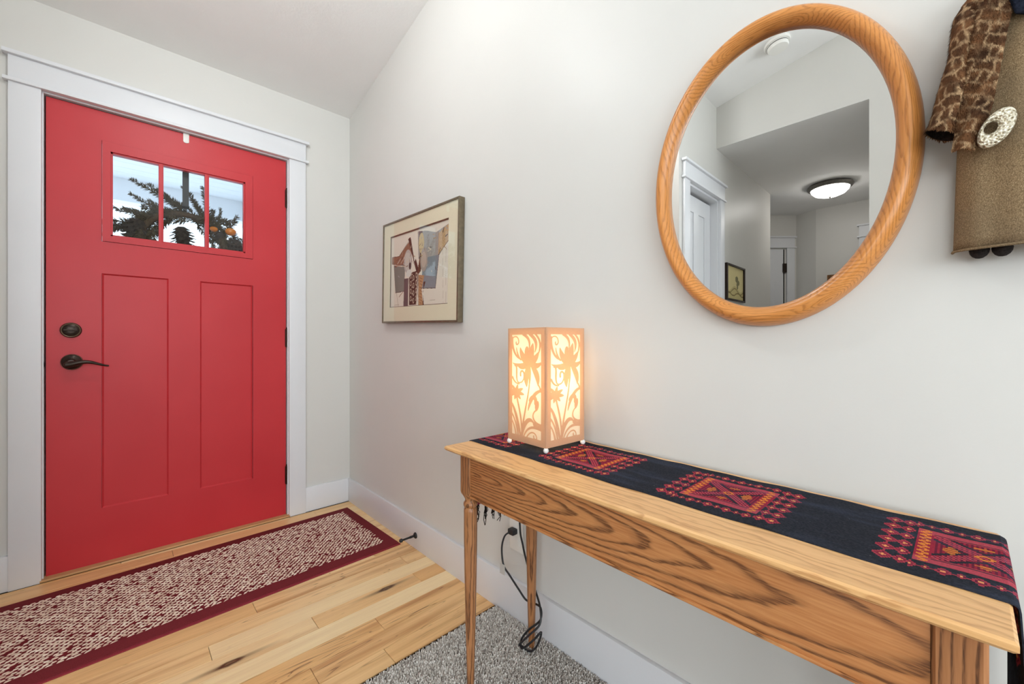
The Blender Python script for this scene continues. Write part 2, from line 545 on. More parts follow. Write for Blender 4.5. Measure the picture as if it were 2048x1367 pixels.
# wall with hall opening, then living space behind
mb = MB()
mb.prism([(YC, HZ + 0.002), (YC, cz(YC)), (YJ, cz(YJ)), (YJ, HZ + 0.002)], 'x', XH, XH - 0.12)
mb.prism([(YJ, 0), (YJ, cz(YJ)), (-2.5, cz(-2.5)), (-2.5, 0)], 'x', XH, XH - 0.12)
structure(mb.build('wall_left', M['wall']))
mb = MB(); mb.box((XH - 0.12, -2.5, 0), (-6.0, -2.41, 3.2))
structure(mb.build('wall_living', M['wall']))
mb = MB()
mb.box((-6.0, -3.4, 0), (-6.12, -2.41, 3.2)); mb.box((-6.0, YB, 0), (-6.12, -6.0, 3.2)); mb.box((-6.0, -6.0, 0), (-6.12, -3.4, 0.8)); mb.box((-6.0, -6.0, 2.5), (-6.12, -3.4, 3.2))
structure(mb.build('wall_west', M['wall']))
mb = MB()
mb.box((-6.12, YB, 0), (-5.1, YB - 0.12, 3.2)); mb.box((-0.7, YB, 0), (0.12, YB - 0.12, 3.2)); mb.box((-5.1, YB, 0), (-0.7, YB - 0.12, 0.8)); mb.box((-5.1, YB, 2.5), (-0.7, YB - 0.12, 3.2))
structure(mb.build('wall_back', M['wall']))
# ceiling (sloped then flat)
mb = MB()
t = 0.1
mb.prism([(0.0, cz(0)), (YK, cz(YK)), (YK, cz(YK) + t), (0.0, cz(0) + t)], 'x', XH, 0.12)
mb.box((-6.12, YB, cz(YK)), (0.12, YK, cz(YK) + t))
mb.prism([(-2.41, cz(-2.41)), (YK, cz(YK)), (YK, cz(YK) + t), (-2.41, cz(-2.41) + t)], 'x', XH, -6.12)
structure(mb.build('ceiling', M['ceiling']))['label'] = 'sloped textured ceiling above the red door'
mb = MB(); mb.box((XH - 0.12, YJ, HZ), (-5.0, -0.5, HZ + 0.1)); mb.box((XH - 0.0005, YJ, HZ), (XH - 0.12, YC, HZ + 0.0018))
structure(mb.build('ceiling_hall', M['ceiling']))
# hall walls
mb = MB(); mb.box((XH - 0.12, YJ, 0), (-4.5, YJ - 0.12, HZ)); structure(mb.build('wall_hall_right', M['wall']))
mb = MB(); mb.box((-3.49, YC + 0.12, 0), (-3.37, -0.5, HZ)); structure(mb.build('wall_hall_left', M['wall']))
A_ = Vector((-4.44, -1.456)); B_ = Vector((-3.55, -0.62))
mb = MB()
mb.prism([(A_.x, A_.y), (B_.x, B_.y), (B_.x - 0.08, B_.y + 0.09), (A_.x - 0.15, A_.y + 0.02)], 'z', 0, HZ)
mb.prism([(-4.35, -1.651), (A_.x, A_.y), (A_.x - 0.15, A_.y), (-4.5, -1.7)], 'z', 0, HZ)
mb.box((-4.35, -1.651, 0), (-4.5, YJ, HZ))
structure(mb.build('wall_hall_end', M['wall']))

# ------------------------------------------------------------------ floors
floor = structure(box('floor', (-2.2, -1.43, -0.05), (0.0, 0.14, -0.004), M['gap']))
floor['label'] = 'hickory plank floor in front of the red door'
PW = 0.081
def plank(x0, x1, y0, y1, tone, streak, knot=None):
    ox = random.uniform(3, 40) if knot is None else -knot[0]
    oy = random.uniform(1, 9) if knot is None else -knot[1]
    g = 0.0006
    o = MB().box((x0 + g, y0 + g, -0.014), (x1 - g, y1 - g, 0.0)).build('plank', M['hickory'], floor, bevel=0.0008, seg=1, gco=lambda v: (v.x + ox, v.y + oy, v.z))
    o.color = (tone, streak, 0.0 if knot is None else 1.0, 1)
rows = {}
y = -0.929
ys = [-0.929 + PW * k for k in range(-6, 13)]
ends = {  # row lower edge index -> board joints in x
    0: [-0.105], 1: [-0.678], -1: [-0.834], -2: [-0.541, -0.132], -3: [-1.02], -4: [-0.376, -1.25], -5: [-0.62]}
tones = {0: [0.42, 0.38, 0.3], 1: [0.45, 0.55], -1: [0.12, 0.36], -2: [0.72, 0.52, 0.2], -3: [0.05, 0.3], -4: [0.62, 0.66, 0.6], -5: [0.55, 0.7], -6: [0.6, 0.5]}
streaks = {0: [0.5, 0.7, 0.3], 1: [0.9, 0.4], -1: [0.1, 0.5], -2: [0.3, 0.3, 0.3], -3: [0.05, 0.5], -4: [1.0, 1.0, 0.8], -5: [0.9, 0.8], -6: [0.7, 0.6]}
knots = {(-2, 2): (-0.795, -1.062), (-2, 1): (-0.262, -1.034)}
for k in range(-6, 12):
    y0, y1 = -0.929 + PW * k, -0.929 + PW * (k + 1)
    if y0 < -1.43: y0 = -1.428
    if y1 > 0.0: y1 = -0.022
    if y1 - y0 < 0.015: continue
    cuts = [0.0] + ends.get(k, [random.uniform(-0.55, -0.15), random.uniform(-1.2, -0.8)]) + [-1.53 if y1 > YC + 0.12 and y0 > -1.33 else -2.14]
    cuts = sorted(set(cuts), reverse=True)
    for i in range(len(cuts) - 1):
        tn = tones.get(k, [random.uniform(0.2, 0.75) for _ in range(4)]); st = streaks.get(k, [random.uniform(0.1, 0.8) for _ in range(4)])
        kn = knots.get((k, i))
        plank(cuts[i + 1], cuts[i], y0, y1, tn[i % len(tn)], st[i % len(st)], kn)
# oak strip beneath the door
th = structure(MB().box((OX0, -0.02, 0.0), (OX1, 0.13, 0.010)).build('trim_1', M['oak_threshold'], None, bevel=0.003, gco=lambda v: (v.x, v.y + 0.3, v.z)))
th['label'] = 'oak threshold strip under the red door'

# carpet: backing and cut pile
carpet = MB().prism([(0, -1.43), (-3.49, -1.43), (-3.49, -0.6), (-3.6, -0.66), (-4.43, -1.456), (-4.34, -1.651), (-4.34, -2.29), (-2.145, -2.29), (-2.145, -2.5), (-6.0, -2.5), (-6.0, YB), (0, YB)], 'z', -0.05, 0.0).build('carpet', M['carpet_base'])
tag(carpet, 'grey cut-pile carpet under the oak console table', 'carpet', 'stuff')
def pile(x0, x1, y0, y1, step):
    nx = int((x1 - x0) / step); ny = int((y1 - y0) / step)
    gx, gy = np.meshgrid(np.arange(nx), np.arange(ny))
    n = gx.size
    px = x0 + (gx.ravel() + np.random.uniform(-0.1, 1.1, n)) * step; py = y0 + (gy.ravel() + np.random.uniform(-0.1, 1.1, n)) * step
    px = np.clip(px, x0, x1 - 0.002); py = np.clip(py, y0, y1)
    a = np.random.uniform(0, 2 * np.pi, n)
    lean = np.random.uniform(0.0, 0.0045, n); la = np.random.uniform(0, 2 * np.pi, n)
    h = np.random.uniform(0.006, 0.012, n)
    r = np.random.uniform(0.0017, 0.0029, n)
    V = np.zeros((n, 6, 3), np.float32)
    for k in range(3):
        b = a + k * 2.0944
        V[:, k, 0] = px + np.cos(b) * r; V[:, k, 1] = py + np.sin(b) * r; V[:, k, 2] = -0.001
        V[:, 3 + k, 0] = px + np.cos(b) * r * 0.75 + np.cos(la) * lean; V[:, 3 + k, 1] = py + np.sin(b) * r * 0.75 + np.sin(la) * lean; V[:, 3 + k, 2] = h
    V[:, :, 0] = np.minimum(V[:, :, 0], -0.0145)
    base = (np.arange(n) * 6)[:, None]
    Q = np.array([[0, 1, 4, 3], [1, 2, 5, 4], [2, 0, 3, 5]])
    T = np.array([[3, 4, 5]])
    fq = (base[:, :, None] + Q[None]).reshape(-1, 4); ft = (base[:, :, None] + T[None]).reshape(-1, 3)
    me = bpy.data.meshes.new('pile')
    me.vertices.add(n * 6); me.vertices.foreach_set('co', V.ravel())
    loops = np.concatenate([fq.ravel(), ft.ravel()])
    me.loops.add(len(loops)); me.loops.foreach_set('vertex_index', loops.astype(np.int32))
    starts = np.concatenate([np.arange(len(fq)) * 4, len(fq) * 4 + np.arange(len(ft)) * 3])
    me.polygons.add(len(starts)); me.polygons.foreach_set('loop_start', starts.astype(np.int32))
    me.update(calc_edges=True); me.validate()
    t = np.repeat(np.clip(np.random.beta(2.0, 2.0, n), 0, 1), 6).astype(np.float32)
    at = me.attributes.new('tone', 'FLOAT', 'POINT'); at.data.foreach_set('value', t)
    me.materials.append(M['carpet_yarn'])
    o = add_obj('pile', me, carpet); o['kind'] = 'stuff'
    return o
pile(-0.95, -0.014, -2.35, -1.43, 0.0038)

# ------------------------------------------------------------------ baseboards
def baseboard(name, lo, hi):
    return structure(box(name, lo, hi, M['trim'], bevel=0.002))
BH = 0.142
baseboard('baseboard_right', (-0.014, YB, 0.0), (0.0, -0.0, BH))
b = MB(); b.box((-0.268, -0.014, 0), (-0.014, 0, BH)); structure(b.build('baseboard_front', M['trim'], bevel=0.002))
b = MB(); b.box((XS, -0.014, 0), (-1.372, 0, BH)); structure(b.build('baseboard_front_left', M['trim'], bevel=0.002))
baseboard('baseboard_side', (XS, YC + 0.0, 0), (XS + 0.014, -0.014, BH))
baseboard('baseboard_hall', (-2.29, YC - 0.014, 0), (-3.48, YC, BH))

# ------------------------------------------------------------------ casings
def casing_set(name, x0, x1, zo, yface, sgn, w=0.088, left=True, right=True, label=None, head=(0.0, 0.0)):
    """craftsman casing around an opening in a wall whose face is y=yface; sgn=-1 means the room is towards -y"""
    e = shell(name, (0.5 * (x0 + x1), yface, 0), label)
    d = 0.019 * sgn
    if left: box('casing_leg', (x0 - w, yface, 0), (x0, yface + d, zo), M['trim'], e, bevel=0.0015)
    if right: box('casing_leg', (x1, yface, 0), (x1 + w, yface + d, zo), M['trim'], e, bevel=0.0015)
    a, b2 = x0 - w, x1 + w
    box('fillet', (a - 0.014, yface, zo), (b2 + 0.014, yface + 0.03 * sgn, zo + 0.014), M['trim'], e, bevel=0.003)
    box('head_board', (a, yface, zo + 0.014), (b2, yface + 0.021 * sgn, zo + 0.106), M['trim'], e, bevel=0.001)
    box('head_cap', (a - 0.015, yface, zo + 0.106), (b2 + 0.015, yface + 0.036 * sgn, zo + 0.122), M['trim'], e, bevel=0.003)
    return e
casing_set('trim_2', -1.286, -0.352, 2.046, 0.0, -1, label='white craftsman casing around the red front door')
casing_set('trim_3', CX1, CX0, 2.04, YC, -1, w=0.08, label='white casing around the closet door seen in the mirror')

# jambs of the front door
e = shell('trim_4', (-0.82, 0.07, 0), 'white jamb of the red front door')
box('jamb', (OX0, 0.0, 0.010), (DX0 - 0.005, 0.13, OZ1), M['trim'], e)
box('jamb', (DX1 + 0.005, 0.0, 0.010), (OX1, 0.13, OZ1), M['trim'], e)
box('head_jamb', (DX0 - 0.005, 0.0, DZ1 + 0.005), (DX1 + 0.005, 0.13, OZ1), M['trim'], e)
box('door_stop', (DX0 - 0.005, 0.064, 0.01), (DX0 + 0.012, 0.09, DZ1 + 0.005), M['gap'], e)
box('door_stop', (DX1 - 0.012, 0.064, 0.01), (DX1 + 0.005, 0.09, DZ1 + 0.005), M['gap'], e)
box('door_stop', (DX0 + 0.012, 0.064, DZ1 - 0.012), (DX1 - 0.012, 0.09, DZ1 + 0.005), M['gap'], e)
mb = MB(); mb.lathe([(0.011, 0), (0.011, 0.002)], (DX0 - 0.0051, 0.012, 0.905), (1, 0, 0), 20)
mb.build('strike_plate', M['black_metal'], e)

# ------------------------------------------------------------------ red front door
YD = 0.014; TD = 0.044
door = shell('door_1', (-0.82, YD, DZ0), 'red panelled front door with three small panes')
gco_d = lambda v: (v.x, v.y, v.z)
LX0, LX1, LZ0, LZ1 = -1.110, -0.5245, 1.452, 1.906      # lite frame
GX0, GX1, GZ0, GZ1 = -1.081, -0.561, 1.480, 1.863      # glass opening
P1 = (-1.109, -0.879); P2 = (-0.756, -0.527); PZ0, PZ1 = 0.252, 1.308
mb = MB()
f0, f1 = YD, YD + TD
for (x0, x1, z0, z1) in [(DX0, LX0, DZ0, DZ1), (LX1, DX1, DZ0, DZ1), (LX0, LX1, LZ1, DZ1), (LX0, LX1, PZ1, LZ0), (LX0, LX1, DZ0, PZ0),
                         (P1[1], P2[0], PZ0, PZ1)]:
    mb.box((x0, f0, z0), (x1, f1, z1))
slab = mb.build('slab', M['red'], door, gco=gco_d)
for (a, b2) in (P1, P2):
    # recessed flat panel with a sticking bevel
    m2 = MB()
    d = 0.007; w = 0.006
    m2.box((a, f0 + d + 0.001, PZ0), (b2, f1 - d, PZ1))
    v = [(a, f0, PZ0), (b2, f0, PZ0), (b2, f0, PZ1), (a, f0, PZ1), (a + w, f0 + d, PZ0 + w), (b2 - w, f0 + d, PZ0 + w), (b2 - w, f0 + d, PZ1 - w), (a + w, f0 + d, PZ1 - w)]
    m2.add(v, [(0, 1, 5, 4), (1, 2, 6, 5), (2, 3, 7, 6), (3, 0, 4, 7), (4, 5, 6, 7)])
    m2.build('door_panel', M['red'], door, gco=gco_d)
# lite frame
lf = MB()
g = 0.0016
for (x0, x1, z0, z1) in [(LX0 + g, GX0, LZ0 + g, LZ1 - g), (GX1, LX1 - g, LZ0 + g, LZ1 - g), (GX0, GX1, GZ1, LZ1 - g), (GX0, GX1, LZ0 + g, GZ0)]:
    lf.box((x0, f0 - 0.004, z0), (x1, f1 + 0.004, z1))
lite = lf.build('lite_frame', M['red'], door, gco=gco_d)
st = MB()   # inner sticking ring
for (x0, x1, z0, z1) in [(GX0, GX0 + 0.007, GZ0, GZ1), (GX1 - 0.007, GX1, GZ0, GZ1), (GX0, GX1, GZ1 - 0.007, GZ1), (GX0, GX1, GZ0, GZ0 + 0.007)]:
    st.box((x0, f0 + 0.003, z0), (x1, f0 + 0.03, z1))
st.build('sticking', M['red'], door, gco=gco_d)
for (a, b2) in ((-0.9155, -0.898), (-0.7365, -0.719)):
    box('muntin', (a, f0 + 0.001, GZ0), (b2, f0 + 0.03, GZ1), M['red'], door, bevel=0.002, gco=gco_d)
for (a, b2) in ((GX0, -0.9155), (-0.898, -0.7365), (-0.719, GX1)):
    box('pane', (a + 0.0005, f0 + 0.014, GZ0), (b2 - 0.0005, f0 + 0.018, GZ1), M['glass'], door)
box('door_sweep', (DX0 + 0.002, f0 + 0.003, DZ0 - 0.0), (DX1 - 0.002, f0 + 0.03, DZ0 + 0.004), M['gap'], door)
# hinges
for zc in (1.822, 1.022, 0.235):
    h = MB()
    h.lathe([(0.006, -0.052), (0.006, 0.052)], (DX1 + 0.0035, YD - 0.005, zc), (0, 0, 1), 12)
    h.lathe([(0.004, 0.052), (0.005, 0.056), (0.003, 0.061)], (DX1 + 0.0035, YD - 0.005, zc), (0, 0, 1), 10)
    h.box((DX1 - 0.004, YD - 0.0015, zc - 0.05), (DX1 + 0.006, YD + 0.003, zc + 0.05))
    h.build('hinge', M['bronze'], door)
# deadbolt
db = (-1.204, YD, 1.050)
m2 = MB()
m2.lathe([(0.033, 0), (0.033, 0.005), (0.030, 0.010), (0.0285, 0.012), (0.027, 0.0105), (0.0255, 0.0125), (0.010, 0.0145), (0.0, 0.0145)], db, (0, -1, 0), 40)
o = m2.build('deadbolt', M['bronze'], door, smooth=True); o['label'] = 'dark bronze round deadbolt'
m2 = MB(); m2.lathe([(0.0305, 0.0075), (0.0305, 0.011), (0.0285, 0.0125), (0.0275, 0.0115)], db, (0, -1, 0), 40)
m2.build('worn_ring', M['bronze_edge'], o, smooth=True)
m2 = MB(); m2.box((db[0] - 0.021, YD - 0.026, db[2] - 0.0045), (db[0] + 0.021, YD - 0.0125, db[2] + 0.0045))
m2.build('thumb_turn', M['bronze'], o, bevel=0.0035)
# lever
lv = (-1.201, YD, 0.912)
m2 = MB()
m2.lathe([(0.0345, 0), (0.0345, 0.004), (0.032, 0.009), (0.027, 0.013), (0.016, 0.016), (0.011, 0.024), (0.011, 0.045)], lv, (0, -1, 0), 40)
o = m2.build('lever_handle', M['bronze'], door, smooth=True); o['label'] = 'dark bronze wavy lever handle'
pts = []; rad = []
for i in range(25):
    q = i / 24
    px = lv[0] - 0.013 + 0.128 * q
    py = YD - 0.050 - 0.008 * math.sin(q * math.pi)
    pz = lv[2] - 0.004 + 0.0065 * math.sin(q * 2 * math.pi * 0.95 - 1.2) - 0.008 * q * q
    pts.append((px, py, pz)); rad.append(0.0105 * (1 - q) ** 1.3 + 0.0036)
m2 = MB().tube(pts, rad, 12)
m2.ball((lv[0] - 0.012, YD - 0.05, lv[2] - 0.009), 0.010, 12)
m2.build('lever', M['bronze'], o, smooth=True)
m2 = MB(); m2.lathe([(0.033, 0.0045), (0.034, 0.005), (0.0325, 0.0085), (0.0315, 0.0085)], lv, (0, -1, 0), 40)
m2.build('worn_ring', M['bronze_edge'], o, smooth=True)

# ------------------------------------------------------------------ wreath and its hanger
wh = thing('wreath_hanger', 'over-door wreath hanger, white clip inside and black strap outside', 'hanger', (-0.812, YD, 2.0))
m2 = MB()
m2.prism([(-0.8235 + 0.0, 2.036), (-0.8005, 2.036), (-0.8005, 1.999), (-0.8035, 1.9935), (-0.812, 1.991), (-0.8205, 1.9935), (-0.8235, 1.999)], 'y', YD - 0.003, YD - 0.0003)
m2.build('clip', M['white_plastic'], wh, bevel=0.0005)
box('bridge', (-0.8235, YD - 0.003, 2.0365), (-0.8005, f1 + 0.006, 2.0392), M['white_plastic'], wh)
box('strap', (-0.8225, f1 + 0.0045, 1.69), (-0.7965, f1 + 0.0075, 2.0365), M['black_metal'], wh)
m2 = MB().box((-0.8225, f1 + 0.0075, 1.688), (-0.7965, f1 + 0.05, 1.692)); m2.box((-0.8225, f1 + 0.048, 1.692), (-0.7965, f1 + 0.052, 1.715))
m2.build('hook', M['black_metal'], wh)

WC = Vector((-0.812, 0.122, 1.485)); WR = 0.175
wr = thing('evergreen_wreath', 'dark evergreen wreath with cones hanging outside the door panes', 'wreath', tuple(WC))
pts = [(WC.x + WR * math.cos(a), WC.y, WC.z + WR * math.sin(a)) for a in [2 * math.pi * i / 40 for i in range(40)]]
MB().tube(pts, 0.016, 8, closed=True).build('ring', M['twig'], wr, smooth=True)
def sprig_mesh(seed, L, n, spread):
    rnd = random.Random(seed)
    stem = MB(); ndl = MB()
    k = 9
    sp = []
    cx_, cz_ = rnd.uniform(-0.1, 0.1), rnd.uniform(-0.05, 0.1)
    for i in range(k):
        q = i / (k - 1)
        sp.append(Vector((L * q, cx_ * L * q * q, cz_ * L * q * q)))
    ndl.tube(sp, [0.0028 * (1 - 0.7 * i / (k - 1)) for i in range(k)], 5, mat=1)
    for i in range(n):
        q = rnd.uniform(0.04, 1.0)
        p = sp[0].lerp(sp[-1], q); j = min(int(q * (k - 1)), k - 2); p = sp[j].lerp(sp[j + 1], q * (k - 1) - j)
        a = rnd.uniform(0, 2 * math.pi)
        ln = spread * rnd.uniform(0.7, 1.15) * (1 - 0.45 * q)
        d = Vector((rnd.uniform(0.5, 0.95), math.cos(a) * 0.6, math.sin(a))).normalized()
        w = d.cross(Vector((rnd.uniform(-1, 1), rnd.uniform(-1, 1), rnd.uniform(-1, 1)))).normalized() * 0.0017
        e2 = p + d * ln
        m_ = p + d * ln * 0.5
        ndl.add([p - w * 0.5, p + w * 0.5, m_ + w, e2, m_ - w], [(0, 1, 2, 3, 4)])
    return ndl.mesh('sprig', [M['needle'], M['twig']])
sprigs = [sprig_mesh(s, L, n, sp) for s, L, n, sp in ((1, 0.17, 230, 0.034), (2, 0.14, 200, 0.03), (3, 0.20, 250, 0.03), (4, 0.12, 190, 0.036))]
rnd = random.Random(5)
for i in range(150):
    a = 2 * math.pi * (i + rnd.uniform(-0.4, 0.4)) / 150
    # sprigs sweep clockwise around the ring and flare outward or inward
    out = rnd.choice([0.2, 0.45, 0.7, 1.0, -0.25, -0.5])
    if 1.1 < a < 2.0: out = min(out, 0.45)
    t_ = Vector((-math.sin(a), 0, math.cos(a))) * (1 if a < math.pi * 0.5 or a > 1.5 * math.pi else 1)
    if a < math.pi / 2 or a > 3 * math.pi / 2: t_ = -t_ if rnd.random() < 0.45 else t_
    r_ = Vector((math.cos(a), 0, math.sin(a)))
    d = (t_ * 0.8 + r_ * out + Vector((0, rnd.uniform(-0.12, 0.35), 0))).normalized()
    if d.y < -0.05: d.y = -0.05
    p = r_ * WR + r_ * rnd.uniform(-.035, .03) + Vector((0, rnd.uniform(-.018, .03), 0))
    o = add_obj('sprig', sprigs[i % 4], wr, p)
    o.rotation_euler = d.to_track_quat('X', 'Z').to_euler()
    sc_ = rnd.uniform(0.8, 1.1); o.scale = (sc_, sc_, sc_)
def cone_mesh():
    m2 = MB()
    m2.ball((0, 0, 0), 0.02, 12, (1, 1, 1.5))
    for L in range(7):
        z = -0.03 + 0.0095 * L; rr = 0.026 * math.sin(math.pi * (L + 1.2) / 8.6)
        for k in range(8):
            a = 2 * math.pi * (k + 0.5 * (L % 2)) / 8
            c, s = math.cos(a), math.sin(a)
            tip = Vector((c * (rr + 0.010), s * (rr + 0.010), z - 0.003)); b0 = Vector((c * rr * 0.5, s * rr * 0.5, z + 0.008))
            side = Vector((-s, c, 0)) * 0.0085
            m2.add([b0 - side * 0.6, b0 + side * 0.6, tip + side, tip + Vector((c, s, 0)) * 0.003, tip - side], [(0, 1, 2, 3, 4)])
    return m2.mesh('cone', M['cone'])
cm = cone_mesh()
for (x_, y_, z_, s_, rx, ry) in ((-1.0, 0.125, 1.552, 1.5, 0.5, 0.3), (-0.817, 0.13, 1.54, 1.6, 0.2, -0.2), (-0.592, 0.125, 1.528, 1.4, 1.2, 0.9), (-0.66, 0.12, 1.575, 0.8, 0.9, -0.6), (-0.70, 0.13, 1.36, 1.0, 0.4, 0.8), (-0.93, 0.13, 1.36, 1.0, -0.4, 0.5)):
    o = add_obj('cone', cm, wr, Vector((x_, y_, z_)) - WC); o.rotation_euler = (rx, ry, 0.3); o.scale = (s_, s_ * 0.7, s_)
for (x_, z_, r_) in ((-0.612, 1.604, 0.024), (-0.688, 1.606, 0.017)):
    MB().ball((x_, 0.108, z_), r_, 20, (1.1, 1, 0.85)).build('amber_ornament', M['berry'], wr, smooth=True)

# ------------------------------------------------------------------ porch and outside
PZ = 2.46; PB = 2.45
pc = shell('porch_ceiling', (-1.5, 1.3, PZ), 'white boarded porch ceiling seen through the door panes')
w = 0.142
k = 0
y = 0.145
while y < PB:
    y2 = min(y + w, PB)
    box('porch_board', (-3.4, y + 0.0018, PZ), (-0.12, y2 - 0.0018, PZ + 0.02), M['porch_white'], pc, bevel=0.002, seg=1)
    y = y2
box('backing', (-3.4, 0.14, PZ + 0.012), (-0.1, PB, PZ + 0.05), M['siding'], pc)
structure(box('porch_beam', (-3.4, PB, 2.26), (-0.12, PB + 0.14, PZ + 0.04), M['porch_white']))['label'] = 'white beam along the porch front'
sw = shell('wall_porch', (-0.1, 1.2, 0), 'white lap siding wall beside the porch')
for i in range(20):
    z0 = 0.13 * i
    MB().prism([(-0.135, z0), (-0.118, z0 + 0.135), (-0.105, z0 + 0.135), (-0.105, z0)], 'y', 0.141, PB + 0.1).build('siding_board', M['siding'], sw)
structure(box('porch_floor', (-3.4, 0.14, -0.12), (-0.1, PB + 0.1, -0.02), M['snow']))['label'] = 'pale porch floor outside the door'
structure(box('ground', (-40, PB + 0.1, -0.6), (30, 60, -0.3), M['snow']))['label'] = 'snowy ground outside'
def tree(x, y, h, seed, label):
    rnd = random.Random(seed)
    e = thing('bare_tree', label, 'tree', (x, y, -0.3), 'winter trees beyond the porch')
    m2 = MB()
    m2.tube([(x, y, -0.3), (x + 0.1, y, h * 0.4), (x - 0.1, y, h * 0.9)], [0.2, 0.13, 0.03], 8)
    m2.build('trunk', M['bark'], e, smooth=True)
    m3 = MB(); m4 = MB()
    for i in range(40):
        z = h * rnd.uniform(0.25, 0.9); a = rnd.uniform(0, 6.28); L = h * 0.28 * (1.1 - z / h)
        p0 = Vector((x, y, z)); p1 = p0 + Vector((math.cos(a) * L, math.sin(a) * L, L * 0.6))
        m3.tube([p0, p0.lerp(p1, 0.5) + Vector((0, 0, 0.1)), p1], [0.05, 0.03, 0.01], 5)
        for j in range(26):
            c = p0.lerp(p1, rnd.uniform(0.3, 1.1)) + Vector((rnd.gauss(0, 0.3), rnd.gauss(0, 0.3), rnd.gauss(0, 0.3)))
            u = Vector((rnd.gauss(0, 1), rnd.gauss(0, 1), rnd.gauss(0, 1))).normalized() * 0.09; w_ = u.orthogonal().normalized() * 0.06
            m4.add([c - u, c + w_, c + u, c - w_], [(0, 1, 2, 3)])
    m3.build('branches', M['bark'], e)
    l = m4.build('foliage', M['dry_leaf'], e); l['kind'] = 'stuff'
tree(-2.3, 13, 4.6, 1, 'tan leafy tree outside, seen through the left door pane')
tree(-3.6, 17, 5.6, 2, 'tan tree farther left outside the door panes')

# ------------------------------------------------------------------ bordered rug
rug = thing('entry_rug', 'long maroon-bordered rug with cream loop field before the door', 'rug', (-0.064, -0.126, 0.0))
RL, RW, RB = 1.9, 0.608, 0.058
o0 = rug.location
m2 = MB()
m2.box((o0.x - RL, o0.y - RW, 0.0), (o0.x, o0.y, 0.0075))
m2.build('binding', M['rug_border'], rug, bevel=0.003)
m2 = MB()
m2.box((o0.x - RL, o0.y - RW - 0.012, 0.0), (o0.x + 0.002, o0.y - RW + 0.001, 0.0045))
m2.build('edge_strip', M['rug_edge'], rug, bevel=0.0015)
m2 = MB(); m2.box((o0.x - RL + RB, o0.y - RW + RB, 0.0005), (o0.x - RB, o0.y - RB, 0.0085))
m2.build('ground_weave', M['rug_base'], rug)
def loops():
    V = []; F = []; T = []
    sx, sy = 0.0205, 0.0104
    X0, X1 = o0.x - RL + RB, o0.x - RB; Y0, Y1 = o0.y - RW + RB, o0.y - RB
    X0 = max(X0, -1.75)
    ny = int((Y1 - Y0) / sy); nx = int((X1 - X0) / sx)
    for j in range(ny + 1):
        for i in range(nx + 1):
            if random.random() < 0.04: continue
            x = X0 + (i + 0.5 * (j % 2)) * sx + random.uniform(-0.003, 0.003)
            y = Y0 + j * sy + random.uniform(-0.0012, 0.0012) + 0.0012 * math.sin(i * 1.7)
            L = random.uniform(0.008, 0.0118); w_ = random.uniform(0.0020, 0.0030); h = random.uniform(0.003, 0.0048)
            a = random.gauss(0.2, 0.13); ca, sa = math.cos(a), math.sin(a)
            b = len(V); z = 0.0085
            loc = [(-L, 0, -0.001), (L, 0, -0.001), (-L * .5, -w_, 0), (L * .5, -w_, 0), (-L * .5, w_, 0), (L * .5, w_, 0), (-L * .45, 0, h), (L * .45, 0, h * random.uniform(.7, 1))]
            for (p, q, r_) in loc:
                V.append((x + p * ca - q * sa - o0.x, y + p * sa + q * ca - o0.y, z + r_))
            F += [tuple(b + q for q in f) for f in ((0, 2, 6), (0, 6, 4), (1, 7, 3), (1, 5, 7), (2, 3, 7, 6), (4, 6, 7, 5))]
            T += [min(1, max(0, random.gauss(0.55, 0.25)))] * 8
    me = bpy.data.meshes.new('loop_field'); me.from_pydata(V, [], F)
    at = me.attributes.new('tone', 'FLOAT', 'POINT'); at.data.foreach_set('value', T)
    me.materials.append(M['rug_yarn'])
    me.polygons.foreach_set('use_smooth', [True] * len(me.polygons))
    o = add_obj('loop_field', me, rug); o['kind'] = 'stuff'
loops()
rug.rotation_euler = (0, 0, R(1.6))

# ------------------------------------------------------------------ door stop on the baseboard
ds = thing('door_stop', 'small black post door stop on the baseboard beside the rug', 'door stop', (-0.014, -0.836, 0.066))
m2 = MB(); c = (-0.0142, -0.836, 0.066)
m2.lathe([(0.0145, 0), (0.0145, 0.003), (0.011, 0.007), (0.006, 0.010)], c, (-1, 0, 0), 20); m2.build('base', M['black_metal'], ds, smooth=True)
m2 = MB(); m2.lathe([(0.0052, 0.009), (0.0058, 0.03), (0.0045, 0.034), (0.0045, 0.072)], c, (-1, 0, 0), 14); m2.build('post', M['black_metal'], ds, smooth=True)
m2 = MB(); m2.lathe([(0.006, 0.070), (0.0085, 0.072), (0.0085, 0.080), (0.006, 0.084), (0.0, 0.085)], c, (-1, 0, 0), 16); m2.build('bumper', M['black_rubber'], ds, smooth=True)

# ------------------------------------------------------------------ console table (built around its centre, then turned slightly)
TC = Vector((-0.201, -2.124, 0.0)); TZ = 0.700
table = thing('console_table', 'narrow oak console table with turned legs against the wall', 'table', tuple(TC))
HX, HY = 0.175, 0.521
def rnd_off(): return Vector((random.uniform(0, 3), random.uniform(-.02, .02), random.uniform(-.02, .02)))
